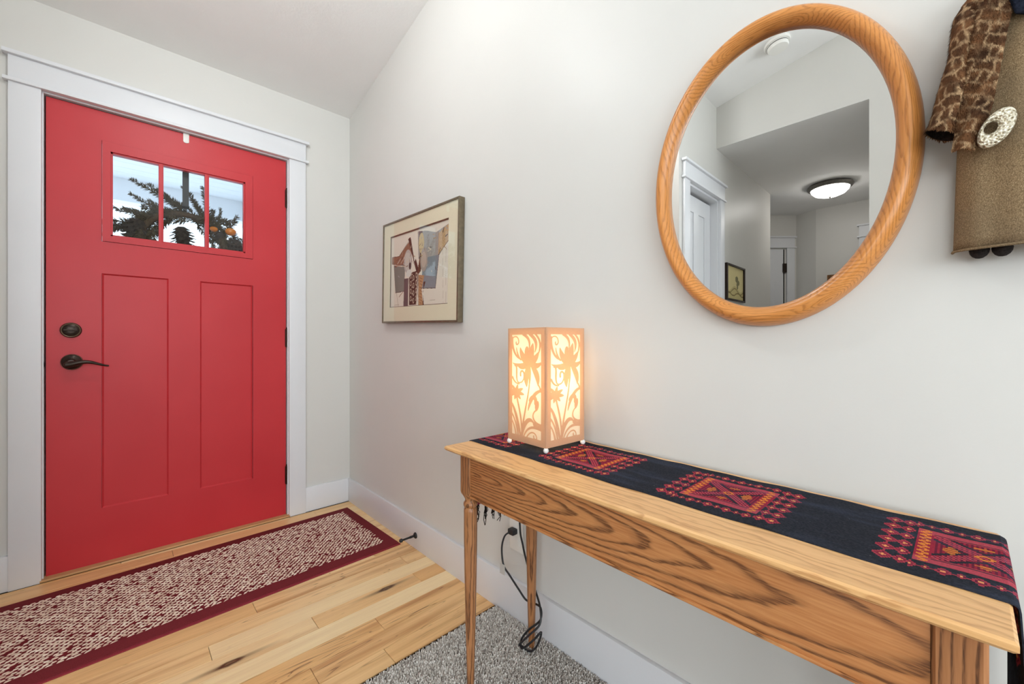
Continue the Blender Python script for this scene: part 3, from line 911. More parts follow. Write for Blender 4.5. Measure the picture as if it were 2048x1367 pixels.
# top with moulded edge: stacked rings
m2 = MB()
prof = [(0.0, TZ - 0.026, -0.030), (0.0, TZ - 0.022, -0.022), (0, TZ - 0.017, -0.012), (0, TZ - 0.013, -0.004), (0, TZ - 0.009, 0.0), (0, TZ - 0.003, 0.0), (0, TZ, -0.003)]
rows_ = []
for (_, z, off) in prof:
    a, b2 = HX + off, HY + off
    rows_.append([(TC.x - a, TC.y - b2, z), (TC.x + a, TC.y - b2, z), (TC.x + a, TC.y + b2, z), (TC.x - a, TC.y + b2, z)])
m2.grid(rows_, wrap=True)
n = len(rows_)
m2.f.append((3, 2, 1, 0)); m2.m.append(0); m2.f.append(tuple(4 * (n - 1) + i for i in range(4))); m2.m.append(0)
m2.build('tabletop', M['oak_top'], table, gco=lambda v: (v.y + 5, (v.x + 0.6) * 1.0, (v.z - TZ) + 0.25))
# aprons
AZ0, AZ1 = 0.562, TZ - 0.025
FX = TC.x - HX + 0.030      # front apron face
BX = TC.x + HX - 0.030
NY, PY = TC.y - HY + 0.019, TC.y + HY - 0.034
LB = 0.044                  # leg block
m2 = MB(); m2.box((FX + 0.005, NY + LB, AZ0), (FX + 0.023, PY - LB, AZ1))
PIT = (PY - LB, AZ1 - 0.044)
m2.build('apron', M['oak_apron'], table, bevel=0.0015, gco=lambda v: (PIT[0] - v.y + 0.03, v.z - PIT[1], (v.x - FX) * 0.5))['label'] = 'front apron board with bold cathedral grain'
m2 = MB(); m2.box((FX + 0.0015, NY + LB, AZ0), (FX + 0.02, PY - LB, AZ0 + 0.006))
m2.build('bead', M['oak_apron'], table, bevel=0.002, gco=lambda v: (v.y + 7, v.z - 0.4, v.x))
m2 = MB(); m2.box((BX - 0.023, NY + LB, AZ0), (BX - 0.005, PY - LB, AZ1))
m2.build('apron', M['oak_apron'], table, bevel=0.0015, gco=lambda v: (v.y + 3, v.z - 0.5, v.x))
for (ya, yb) in ((NY + 0.005, NY + 0.023), (PY - 0.023, PY - 0.005)):
    m2 = MB(); m2.box((FX + LB, ya, AZ0), (BX - LB, yb, AZ1))
    m2.build('apron', M['oak_apron'], table, bevel=0.0015, gco=lambda v: (v.x + 3, v.z - 0.5, v.y))
# legs
def leg(cx, cy):
    m2 = MB()
    h = LB / 2
    zb = 0.568
    rows_ = []
    nseg = 8
    # square block lathed down to a round: use 24-gon, blended from square
    N = 32
    def sq(z, s):
        r_ = []
        for k in range(N):
            a = 2 * math.pi * (k + 0.5) / N
            c, s_ = math.cos(a), math.sin(a); q = s / max(abs(c), abs(s_))
            r_.append((cx + c * q, cy + s_ * q, z))
        return r_
    def ci(z, r):
        return [(cx + r * math.cos(2 * math.pi * (k + 0.5) / N), cy + r * math.sin(2 * math.pi * (k + 0.5) / N), z) for k in range(N)]
    def mixr(a, b2, t): return [tuple(p[i] * (1 - t) + q[i] * t for i in range(3)) for p, q in zip(a, b2)]
    rows_.append(sq(AZ1, h)); rows_.append(sq(zb + 0.006, h)); rows_.append(sq(zb, h - 0.001))
    rows_.append(mixr(sq(zb - 0.010, h - 0.004), ci(zb - 0.010, 0.018), 0.6))
    for (r_, z) in [(0.0165, 0.553), (0.0155, 0.548), (0.0165, 0.545), (0.0195, 0.541), (0.0205, 0.536), (0.0195, 0.531), (0.0165, 0.5275), (0.0165, 0.526), (0.0188, 0.523), (0.0192, 0.515), (0.0190, 0.45), (0.0178, 0.35), (0.0158, 0.25), (0.0134, 0.14), (0.0110, 0.05), (0.0098, 0.006), (0.009, 0.0)]:
        rows_.append(ci(z, r_))
    m2.grid(rows_, wrap=True)
    m2.f.append(tuple(range(N))); m2.m.append(0)
    m2.f.append(tuple(len(rows_) * N - 1 - i for i in range(N))); m2.m.append(0)
    o = rnd_off()
    return m2.build('leg', M['oak_leg'], table, autosmooth=40, gco=lambda v: (v.z + o.x, v.x - cx + 0.06 + o.y, v.y - cy + 0.05 + o.z))
for cx in (FX + LB / 2, BX - LB / 2):
    for cy in (NY + LB / 2, PY - LB / 2):
        leg(cx, cy)
TROT = R(-1.4)
table.rotation_euler = (0, 0, TROT)

# ------------------------------------------------------------------ table runner
def runner():
    rn = thing('table_runner', 'black woven runner with red and orange motifs along the console table', 'table runner', (TC.x, TC.y, TZ))
    Wd = 0.242
    XC = TC.x + HX - 0.018 - Wd / 2          # centre across
    cell = 0.0025
    nt = int(Wd / cell)
    yl, yr = TC.y + HY + 0.0, TC.y - HY - 0.0
    zt_ = TZ + 0.0012
    # path: up the left drop, across, down the right drop
    path = []
    dropL, dropR, rr = 0.20, 0.42, 0.006
    L1 = dropL; L2 = rr * math.pi / 2; L3 = (yl - yr); 
    tot = L1 + L2 + L3 + L2 + dropR
    ns = int(tot / cell)
    rows_ = []; gr = []
    for i in range(ns + 1):
        s = tot * i / ns
        if s < L1: y, z = yl + rr, zt_ - rr - (L1 - s)
        elif s < L1 + L2:
            a = (s - L1) / rr; y, z = yl + rr * math.cos(a), zt_ - rr + rr * math.sin(a)
        elif s < L1 + L2 + L3: y, z = yl - (s - L1 - L2), zt_
        elif s < L1 + 2 * L2 + L3:
            a = (s - L1 - L2 - L3) / rr; y, z = yr - rr * math.sin(a), zt_ - rr + rr * math.cos(a)
        else:
            y, z = yr - rr, zt_ - rr - (s - L1 - 2 * L2 - L3)
        u = yl + L2 - (s - L1)       # unrolled y
        row = []; gg = []
        for j in range(nt + 1):
            t_ = -Wd / 2 + Wd * j / nt
            wav = 0.0006 * math.sin(u * 60 + j * 0.05) + 0.0005 * math.sin(u * 23)
            edge = 0.0016 * math.sin(u * 31 + 1.0) if j in (0, nt) else 0
            yy = y; zz = z
            if z < zt_ - rr - 1e-6:
                d = 0.004 * math.sin(t_ * 40) * min(1, (zt_ - z) / 0.08)
                yy = y + (abs(d) if y > TC.y else -abs(d))
            row.append((XC + t_ + edge, yy, zz + (wav + 0.0006 if abs(z - zt_) < 1e-6 else 0)))
            gg.append((t_, u, 0.0))
        rows_.append(row); gr.append(gg)
    m2 = MB(); m2.grid(rows_, g=gr)
    o = m2.build('cloth', M['runner'], rn)
    me = o.data
    # woven colours
    black = np.array(S(44, 46, 54)); red = np.array(S(158, 42, 62)); pink = np.array(S(204, 92, 104)); orange = np.array(S(232, 140, 62)); plum = np.array(S(110, 32, 56))
    cols = np.zeros((ns, nt, 4), np.float32); cols[:] = black
    rs = np.random.RandomState(3)
    ii = np.arange(ns); uu = yl + L2 - (tot * (ii + 0.5) / ns - L1)
    tt = -Wd / 2 + Wd * (np.arange(nt) + 0.5) / nt
    U, T_ = np.meshgrid(uu, tt, indexing='ij')
    I, J = np.meshgrid(np.arange(ns), np.arange(nt), indexing='ij')
    nav = rs.rand(ns, nt)
    cols[..., :3] *= (0.7 + 0.6 * nav)[..., None]
    for yc in (-1.637, -1.967, -2.297, -2.627, -2.957, -1.307):
        a = (U - yc) / 0.1075; b = T_ / 0.098
        inside = (np.abs(a) < 0.64) & (np.abs(b) < 0.70)
        def put(mask, c, jit=0.25):
            k = mask
            cols[k] = c
            cols[k, :3] *= (1 - jit / 2 + jit * rs.rand(int(k.sum()), 1))
        # inner block
        put(inside, red)
        weft = inside & (I % 2 == 0) & (np.abs(a) < 0.47)
        put(weft, plum)
        put((inside & (np.abs(b) > 0.50)), pink * 0.55 + red * 0.45)
        put(inside & (np.abs(np.abs(b) - 0.53) < 0.02) & (np.abs(a) < 0.47), black)
        # black triangles beside the diagonal cross
        fld = (np.abs(a) < 0.47) & (np.abs(b) < 0.5)
        dgl = np.abs(np.abs(a) / 0.47 - np.abs(b) / 0.5)
        put(fld & (dgl > 0.26) & (dgl < 0.40), black)
        put(fld & (dgl < 0.20) & ((I + J) % 3 == 0), pink)
        # orange eyes
        e1 = (np.abs(a) / 0.11 + np.abs(b) / 0.12)
        put((e1 < 1.0) & (e1 > 0.55), orange)
        for (ac, bc, aw, bw) in ((0.30, 0, 0.09, 0.2), (-0.30, 0, 0.09, 0.2), (0, 0.36, 0.12, 0.07), (0, -0.36, 0.12, 0.07)):
            q = (np.abs(a - ac) / aw + np.abs(b - bc) / bw) < 1.0
            put(q & (J % 3 != 0), orange * 0.85)
        # zigzag bands at both ends
        zz = np.abs(((T_ / 0.0135) % 1.0) - 0.5) * 2
        za = (np.abs(a) - 0.49) / 0.11
        put((np.abs(a) > 0.48) & (np.abs(a) < 0.61) & (np.abs(b) < 0.66) & (np.abs(za - zz) < 0.32), orange)
        # rim of diamond pairs: ends and sides
        def diamonds(P, Q, p0, hp, hq):
            q = ((Q / hq) % 1.0 - 0.5) * 2
            return np.abs(P - p0) / hp + np.abs(q)
        for (p0, hp, cc) in ((0.90, 0.12, red), (0.73, 0.09, red)):
            d = diamonds(np.abs(a), b + 1.0, p0, hp, 0.333)
            k = (np.abs(b) < 0.99) & (np.abs(a) > 0.65)
            put(k & (d < 0.95), cc * 0.7 + pink * 0.3); put(k & (d < 0.62) & (d > 0.42), plum); put(k & (d < 0.30), orange * 0.6 + np.array(S(240, 190, 140)) * 0.4)
        for (p0, hp) in ((0.88, 0.14),):
            for (ph, hh) in ((0.0, 1.0), (0.5, 0.62)):
                q = (((a + 1.0) / 0.30 + ph) % 1.0 - 0.5) * 2 / 0.62 / hh
                d = np.abs(np.abs(b) - p0) / (hp * hh) + np.abs(q)
                k = (np.abs(a) < 0.66) & (np.abs(b) > 0.71)
                put(k & (d < 0.95), red * 0.7 + pink * 0.3); put(k & (d < 0.62) & (d > 0.42), plum); put(k & (d < 0.30), orange * 0.6 + np.array(S(240, 190, 140)) * 0.4)
    at = me.attributes.new('print', 'FLOAT_COLOR', 'FACE')
    at.data.foreach_set('color', cols.reshape(-1, 4).ravel())
    md = o.modifiers.new('thickness', 'SOLIDIFY'); md.thickness = 0.0016; md.offset = 1.0
    # fringe tassels along the left hem
    rnd = random.Random(11)
    zb = zt_ - rr - dropL
    for q in range(9):
        tx = XC - Wd / 2 + 0.010 + (Wd - 0.020) * q / 8 + rnd.uniform(-0.004, 0.004); lm = rnd.uniform(0.6, 1.1)
        m3 = MB()
        for s_ in range(9):
            x0 = tx + rnd.uniform(-0.0035, 0.0035); y0 = yl + rr + rnd.uniform(-0.001, 0.002); L = rnd.uniform(0.05, 0.095) * lm
            pts = [(x0 + rnd.uniform(-0.001, 0.001) * i, y0 + rnd.uniform(-0.0015, 0.0015) * i, zb + 0.004 - L * i / 5) for i in range(6)]
            m3.tube(pts, 0.0011, 4)
        m3.build('tassel', M['black_yarn'], rn)
    m3 = MB()
    m3.tube([(XC - Wd / 2 - 0.0005, yr - rr - 0.006, zt_ - 0.03), (XC - Wd / 2 - 0.004, yr - rr - 0.010, zt_ - 0.05), (XC - Wd / 2 - 0.003, yr - rr - 0.009, zt_ - 0.075)], 0.0012, 5)
    m3.build('loose_thread', paint('red_thread', S(190, 50, 44), 0.9, 0.1, 60, 0, 0.1), rn)
    rn.rotation_euler = (0, 0, TROT)
runner()

# ------------------------------------------------------------------ fretwork table lamp
LC = Vector((-0.143, -1.793, TZ + 0.0034)); LW = 0.156; LZ0_, LZ1_ = 0.0135, 0.335
lamp = thing('table_lamp', 'lit square paper lamp with cut floral pattern on the console table', 'lamp', tuple(LC))
def fret_sdf(nx, ny, w, h, bd):
    """positive inside card; coordinates: x right, y down, window inset by bd"""
    X, Y = np.meshgrid(np.linspace(0, w, nx), np.linspace(0, h, ny))
    ww, wh_ = w - 2 * bd, h - 2 * bd
    d_in = np.minimum(np.minimum(X - bd, w - bd - X), np.minimum(Y - bd, h - bd - Y))
    sdf = -d_in                 # border card: outside window is positive
    samples = []
    def bez(pts, r0, r1, rm=None, n=40):
        pts = np.array(pts, float)
        m = len(pts) - 1
        for i in range(n + 1):
            t = i / n
            p = pts.copy()
            for k in range(m): p = p[:-1] * (1 - t) + p[1:] * t
            if rm is None: r = r0 * (1 - t) + r1 * t
            else: r = r0 * (1 - t) ** 2 + 2 * rm * t * (1 - t) * 2 * 0.75 + r1 * t * t
            samples.append((p[0][0], p[0][1], r))
    # big lily
    c = (.62, .275)
    bez([c, (.36, .25), (.30, .13)], .07, .012, .10); bez([c, (.50, .20), (.52, .12), (.55, .13)], .08, .01, .08)
    bez([c, (.66, .2), (.74, .085)], .07, .008, .12); bez([c, (.80, .26), (.93, .165)], .06, .008, .09)
    bez([c, (.85, .33), (1.02, .265)], .06, .012, .07); bez([c, (.30, .33), (.02, .285)], .05, .008, .05)
    bez([(.55, .29), (.40, .33), (.24, .325)], .06, .01, .06)
    bez([(.60, .30), (.46, .42), (.53, .51)], .05, .008, .10); bez([(.70, .31), (.92, .38), (.90, .49)], .04, .008, .10); bez([(.62, .31), (.62, .40), (.63, .47)], .04, .01, .05)
    # stem
    bez([(.62, .42), (.62, .58), (.45, .72), (.34, 1.0)], .022, .035)
    # small daisy
    dc = (.15, .575)
    for k in range(8):
        a = 2 * math.pi * k / 8 + .2
        bez([dc, (dc[0] + .15 * math.cos(a), dc[1] + .042 * math.sin(a)), (dc[0] + .28 * math.cos(a), dc[1] + .075 * math.sin(a))], .03, .012, .05, 16)
    bez([(.17, .62), (.24, .72), (.34, .80), (.36, 1.0)], .03, .03)
    # right leaf, bud and curl
    bez([(1.0, .535), (.75, .55), (.60, .68), (.57, .74)], .03, .012, .05); bez([(.62, .64), (.70, .59), (.86, .59), (.82, .66)], .03, .05, .05)
    bez([(.90, .64), (.86, .68), (.84, .73)], .02, .012, .08, 16)
    bez([(.86, .72), (.66, .76), (.70, .85), (1.0, .86)], .018, .03)
    # bottom leaves
    bez([(0, .70), (.16, .78), (.24, .92), (.30, 1.0)], .03, .03, .045); bez([(0, .80), (.14, .86), (.20, .96), (.22, 1.0)], .025, .03); bez([(0, .87), (.10, .92), (.14, 1.0)], .02, .03)
    bez([(.36, 1.0), (.42, .86), (.62, .78), (.78, .86)], .03, .015, .06); bez([(.78, .86), (.86, .89), (1.0, .885)], .05, .04)
    bez([(.40, 1.02), (.52, .90), (.70, .88), (1.0, .9)], .02, .04); bez([(.50, 1.02), (.62, .92), (.84, .93), (.86, .99)], .02, .018); bez([(.86, .99), (.84, 1.02), (.74, 1.0), (.76, .975)], .018, .02)
    # scrolls at top
    bez([(0.02, .04), (.10, .0), (.26, .02), (.24, .08)], .014, .018); bez([(.24, .08), (.20, .11), (.13, .10), (.15, .075)], .018, .02)
    bez([(.02, .03), (-.02, .12), (.10, .22), (.30, .245)], .03, .012, .035); bez([(.16, .13), (.18, .19), (.24, .23), (.32, .25)], .012, .02, .03)
    bez([(.40, 0), (.58, .02), (.66, .07), (.60, .14)], .03, .012, .04); bez([(.62, 0), (.80, .03), (.90, .08), (.80, .17)], .03, .012, .055); bez([(.82, 0), (1.0, .05), (1.0, .12), (.9, .2)], .025, .012, .03)
    # middle-left spiral
    bez([(.10, .31), (.24, .30), (.10, .44), (.22, .475)], .02, .016, .03); bez([(.22, .475), (.38, .49), (.46, .43), (.42, .375)], .016, .022); bez([(.42, .375), (.38, .345), (.28, .36), (.31, .405)], .022, .03)
    bez([(.02, .43), (.06, .46), (.12, .49), (.26, .49)], .03, .015); bez([(.90, .48), (.98, .50), (.97, .53), (1.0, .54)], .02, .03)
    for (sx, sy, r) in samples:
        px, py = bd + sx * ww, bd + sy * wh_
        rr = r * ww * 0.92
        sdf = np.maximum(sdf, rr - np.hypot(X - px, Y - py))
    return X, Y, sdf
def march(X, Y, Sd):
    """marching squares keeping Sd > 0; returns verts (x, y) and faces"""
    ny, nx = Sd.shape
    verts = []; vid = {}; faces = []
    def vert(key, p):
        if key not in vid:
            vid[key] = len(verts); verts.append(p)
        return vid[key]
    for j in range(ny - 1):
        for i in range(nx - 1):
            cs = ((j, i), (j, i + 1), (j + 1, i + 1), (j + 1, i))
            val = [Sd[q] for q in cs]
            if max(val) <= 0: continue
            loop = []
            for k in range(4):
                q, q2 = cs[k], cs[(k + 1) % 4]
                s1, s2 = val[k], val[(k + 1) % 4]
                if s1 > 0: loop.append(vert(q, (X[q], Y[q])))
                if (s1 > 0) != (s2 > 0):
                    t = s1 / (s1 - s2)
                    key = (min(q, q2), max(q, q2))
                    loop.append(vert(key, (X[q] + (X[q2] - X[q]) * t, Y[q] + (Y[q2] - Y[q]) * t)))
            if len(loop) >= 3: faces.append(tuple(loop))
    return verts, faces
fw, fh = LW, LZ1_ - LZ0_
Xg, Yg, Sg = fret_sdf(105, 216, fw, fh, 0.0185)
fv, ff = march(Xg, Yg, Sg)
def fret_mesh():
    me = bpy.data.meshes.new('fret_panel')
    me.from_pydata([(x - fw / 2, -LW / 2, LZ1_ - y) for x, y in fv], [], ff)
    me.materials.append(M['fret'])
    return me
fm = fret_mesh()
pm_ = MB().box((-LW / 2 + 0.002, -LW / 2 + 0.0022, LZ0_ + 0.001), (LW / 2 - 0.002, -LW / 2 + 0.0026, LZ1_ - 0.001)).mesh('paper_panel', M['paper'])
for k in range(4):
    o = add_obj('paper_panel', pm_, lamp); o.rotation_euler = (0, 0, k * math.pi / 2)
    o = add_obj('fret_panel', fm, lamp); o.rotation_euler = (0, 0, k * math.pi / 2)
for sx in (-1, 1):
    for sy in (-1, 1):
        a, b2 = LC.x + sx * (LW / 2 - 0.003), LC.y + sy * (LW / 2 - 0.003)
        MB().ball((a, b2, LC.z + 0.0075), 0.0075, 14).build('ball_foot', M['white_plastic'], lamp, smooth=True)
        MB().box((a - 0.002, b2 - 0.002, LC.z + 0.010), (a + 0.002, b2 + 0.002, LC.z + LZ1_ - 0.002)).build('corner_post', M['white_plastic'], lamp)
mt_ = MB().box((-LW / 2 + 0.003, -LW / 2 + 0.003, LZ1_ - 0.005), (LW / 2 - 0.003, LW / 2 - 0.003, LZ1_ - 0.003)).mesh('top_cover', M['white_plastic'])
add_obj('top_cover', mt_, lamp)
MB().lathe([(0.012, 0.03), (0.014, 0.06), (0.014, 0.085)], tuple(LC), (0, 0, 1), 16).build('socket', M['white_plastic'], lamp, smooth=True)
m2 = MB(); m2.box((LC.x - LW / 2 + 0.004, LC.y - 0.006, LC.z + 0.022), (LC.x + LW / 2 - 0.004, LC.y + 0.006, LC.z + 0.03)); m2.build('crossbar', M['white_plastic'], lamp)
MB().lathe([(0.010, 0.085), (0.022, 0.115), (0.026, 0.135), (0.022, 0.155), (0.0, 0.165)], tuple(LC), (0, 0, 1), 20).build('bulb', M['bulb'], lamp, smooth=True)
pl = bpy.data.lights.new('bulb_light', 'POINT'); pl.energy = TABLE_LAMP; pl.color = (1.0, 0.84, 0.60); pl.shadow_soft_size = 0.028
plo = add_obj('bulb_light', pl, lamp); plo.location = (0, 0, 0.20)
# flat cord hanging behind the table to the outlet
def smooth_path(pts, n=8):
    P = [Vector(p) for p in pts]; out = []
    for i in range(len(P) - 1):
        p0, p1, p2, p3 = P[max(i - 1, 0)], P[i], P[i + 1], P[min(i + 2, len(P) - 1)]
        for k in range(n):
            t = k / n
            out.append(0.5 * ((2 * p1) + (-p0 + p2) * t + (2 * p0 - 5 * p1 + 4 * p2 - p3) * t * t + (-p0 + 3 * p1 - 3 * p2 + p3) * t ** 3))
    out.append(P[-1]); return out
cp = [(-0.06, -1.80, 0.716), (-0.012, -1.72, 0.705), (-0.008, -1.62, 0.62), (-0.02, -1.565, 0.45), (-0.03, -1.571, 0.347), (-0.03, -1.585, 0.294), (-0.034, -1.603, 0.257), (-0.042, -1.64, 0.20), (-0.05, -1.672, 0.165),
      (-0.07, -1.704, 0.148), (-0.086, -1.716, 0.112), (-0.11, -1.69, 0.075), (-0.115, -1.655, 0.032), (-0.100, -1.648, 0.016), (-0.094, -1.68, 0.012), (-0.088, -1.706, 0.04), (-0.085, -1.722, 0.09),
      (-0.10, -1.70, 0.06), (-0.112, -1.664, 0.022), (-0.10, -1.648, 0.035), (-0.092, -1.672, 0.075), (-0.08, -1.712, 0.12), (-0.068, -1.704, 0.150), (-0.055, -1.66, 0.140), (-0.05, -1.62, 0.130), (-0.05, -1.586, 0.149), (-0.05, -1.541, 0.178), (-0.05, -1.507, 0.203), (-0.05, -1.498, 0.26), (-0.043, -1.505, 0.302), (-0.03, -1.516, 0.316)]
MB().tube(smooth_path(cp, 7), 0.0033, 6).build('cord', M['black_rubber'], lamp, smooth=True)
m2 = MB(); m2.box((-0.030, -1.534, 0.307), (-0.0055, -1.506, 0.327)); m2.build('plug', M['black_rubber'], lamp, bevel=0.004)
m2 = MB(); m2.box((-0.056, -1.520, 0.172), (-0.055, -1.494, 0.208)); m2.build('cord_tag', M['tag'], lamp)
lamp.rotation_euler = (0, 0, 0)
for ch in lamp.children:
    if ch.name.split('.')[0] in ('paper_panel', 'fret_panel', 'top_cover'):
        ch.rotation_euler = (0, 0, ch.rotation_euler.z + R(-3.0))
    elif ch.name.split('.')[0] in ('ball_foot', 'corner_post', 'crossbar'):
        ch.rotation_euler = (0, 0, R(-3.0))

# outlet
ot = thing('wall_outlet', 'white wall outlet with the lamp plug in it, under the console table', 'outlet', (0, -1.525, 0.30))
m2 = MB().box((-0.005, -1.560, 0.243), (-0.0002, -1.490, 0.357)); m2.build('plate', M['white_plastic'], ot, bevel=0.002)
for zc in (0.28, 0.319):
    m2 = MB().box((-0.0065, -1.542, zc - 0.014), (-0.0045, -1.508, zc + 0.014)); m2.build('receptacle', M['white_plastic'], ot, bevel=0.001)

# ------------------------------------------------------------------ oval mirror
MC = Vector((0, -2.319, 1.369)); AI, BI, AO, BO = 0.2105, 0.294, 0.2475, 0.335
mir = thing('wall_mirror', 'oval wall mirror in a wide rounded oak frame', 'mirror', (0.0, MC.y, MC.z))
m2 = MB()
N = 96
ring = [(-0.020, MC.y + (AI + 0.006) * math.cos(2 * math.pi * k / N), MC.z + (BI + 0.006) * math.sin(2 * math.pi * k / N)) for k in range(N)]
back = [(-0.014, p[1], p[2]) for p in ring]
m2.add(ring + back, [tuple(range(N - 1, -1, -1)), tuple(range(N, 2 * N))] + [(k, (k + 1) % N, N + (k + 1) % N, N + k) for k in range(N)])
m2.build('mirror_glass', M['mirror'], mir)
prof = [(0.02, -0.016), (0.0, -0.019), (0.0, -0.026), (0.05, -0.0325), (0.18, -0.041), (0.34, -0.0465), (0.5, -0.048), (0.66, -0.0455), (0.82, -0.038), (0.94, -0.027), (1.0, -0.014), (1.0, -0.003), (0.9, -0.001), (0.1, -0.001)]
joints = [48, 134, 226, 316]
for s in range(4):
    a0, a1 = joints[s], joints[(s + 1) % 4]
    if a1 < a0: a1 += 360
    am = R(0.5 * (a0 + a1))
    rows_ = []
    for k in range(27):
        a = R(a0 + (a1 - a0) * k / 26)
        row = []
        for (w_, x_) in prof:
            aa = AI + (AO - AI) * w_; bb = BI + (BO - BI) * w_
            row.append((x_, MC.y - aa * math.cos(a), MC.z + bb * math.sin(a)))
        rows_.append(row)
    m2 = MB(); m2.grid(rows_, wrap=True)
    npf = len(prof)
    m2.f.append(tuple(range(npf))); m2.m.append(0)
    m2.f.append(tuple(26 * npf + i for i in range(npf - 1, -1, -1))); m2.m.append(0)
    tdir = Vector((0, math.sin(am), math.cos(am))).normalized(); rdir = Vector((0, -math.cos(am), math.sin(am)))
    off = random.uniform(-0.02, 0.02); ro = rdir.dot(Vector((0, -0.224 * math.cos(am), 0.30 * math.sin(am)))) + (0.012 if s % 2 else -0.012)
    m2.build('frame_segment', M['oak_frame'], mir, autosmooth=60, gco=lambda v: (tdir.dot(v - Vector((0, MC.y, MC.z))) + off, (rdir.dot(v - Vector((0, MC.y, MC.z))) - ro), v.x * 1.5 + 0.055))

# ------------------------------------------------------------------ framed print
PCY, PCZ = -0.862, 1.352; PWd, PHt = 0.69, 0.522; FD = 0.030
pic = thing('framed_print', 'framed robe print in wide cream mat on the wall by the door', 'picture', (0.0, PCY, PCZ))
fwid = 0.009
y0, y1, z0, z1 = PCY - PWd / 2, PCY + PWd / 2, PCZ - PHt / 2, PCZ + PHt / 2
for nm, lo, hi in (('frame_bar', (-FD, y0, z0), (-0.002, y0 + fwid, z1)), ('frame_bar', (-FD, y1 - fwid, z0), (-0.002, y1, z1)), ('frame_bar', (-FD, y0 + fwid, z1 - fwid), (-0.002, y1 - fwid, z1)), ('frame_bar', (-FD, y0 + fwid, z0), (-0.002, y1 - fwid, z0 + fwid))):
    box(nm, lo, hi, M['pewter'], pic, bevel=0.0012)
my0, my1, mz0, mz1 = PCY - 0.263, PCY + 0.269, PCZ - 0.180, PCZ + 0.188
xm = -FD + 0.005
m2 = MB()
for lo, hi in (((xm, y0 + fwid, z0 + fwid), (xm + 0.002, my0, z1 - fwid)), ((xm, my1, z0 + fwid), (xm + 0.002, y1 - fwid, z1 - fwid)), ((xm, my0, z0 + fwid), (xm + 0.002, my1, mz0)), ((xm, my0, mz1), (xm + 0.002, my1, z1 - fwid))):
    m2.box(lo, hi)
m2.build('mat_board', M['mat_board'], pic)
m2 = MB()
bw = 0.006
for lo, hi in (((xm + 0.0021, my0 - 0.004, mz0 - 0.004), (xm + 0.006, my0 + 0.002, mz1 + 0.004)), ((xm + 0.0021, my1 - 0.002, mz0 - 0.004), (xm + 0.006, my1 + 0.004, mz1 + 0.004)), ((xm + 0.0021, my0, mz0 - 0.004), (xm + 0.006, my1, mz0 + 0.0025)), ((xm + 0.0021, my0, mz1 - 0.005), (xm + 0.006, my1, mz1 + 0.004))):
    m2.box(lo, hi)
m2.build('mat_bevel', M['mat_core'], pic)
box('frame_back', (-0.006, y0 + 0.004, z0 + 0.004), (-0.0015, y1 - 0.004, z1 - 0.004), M['mat_core'], pic)
box('picture_glass', (-FD + 0.0015, y0 + fwid, z0 + fwid), (-FD + 0.003, y1 - fwid, z1 - fwid), M['glass'], pic)
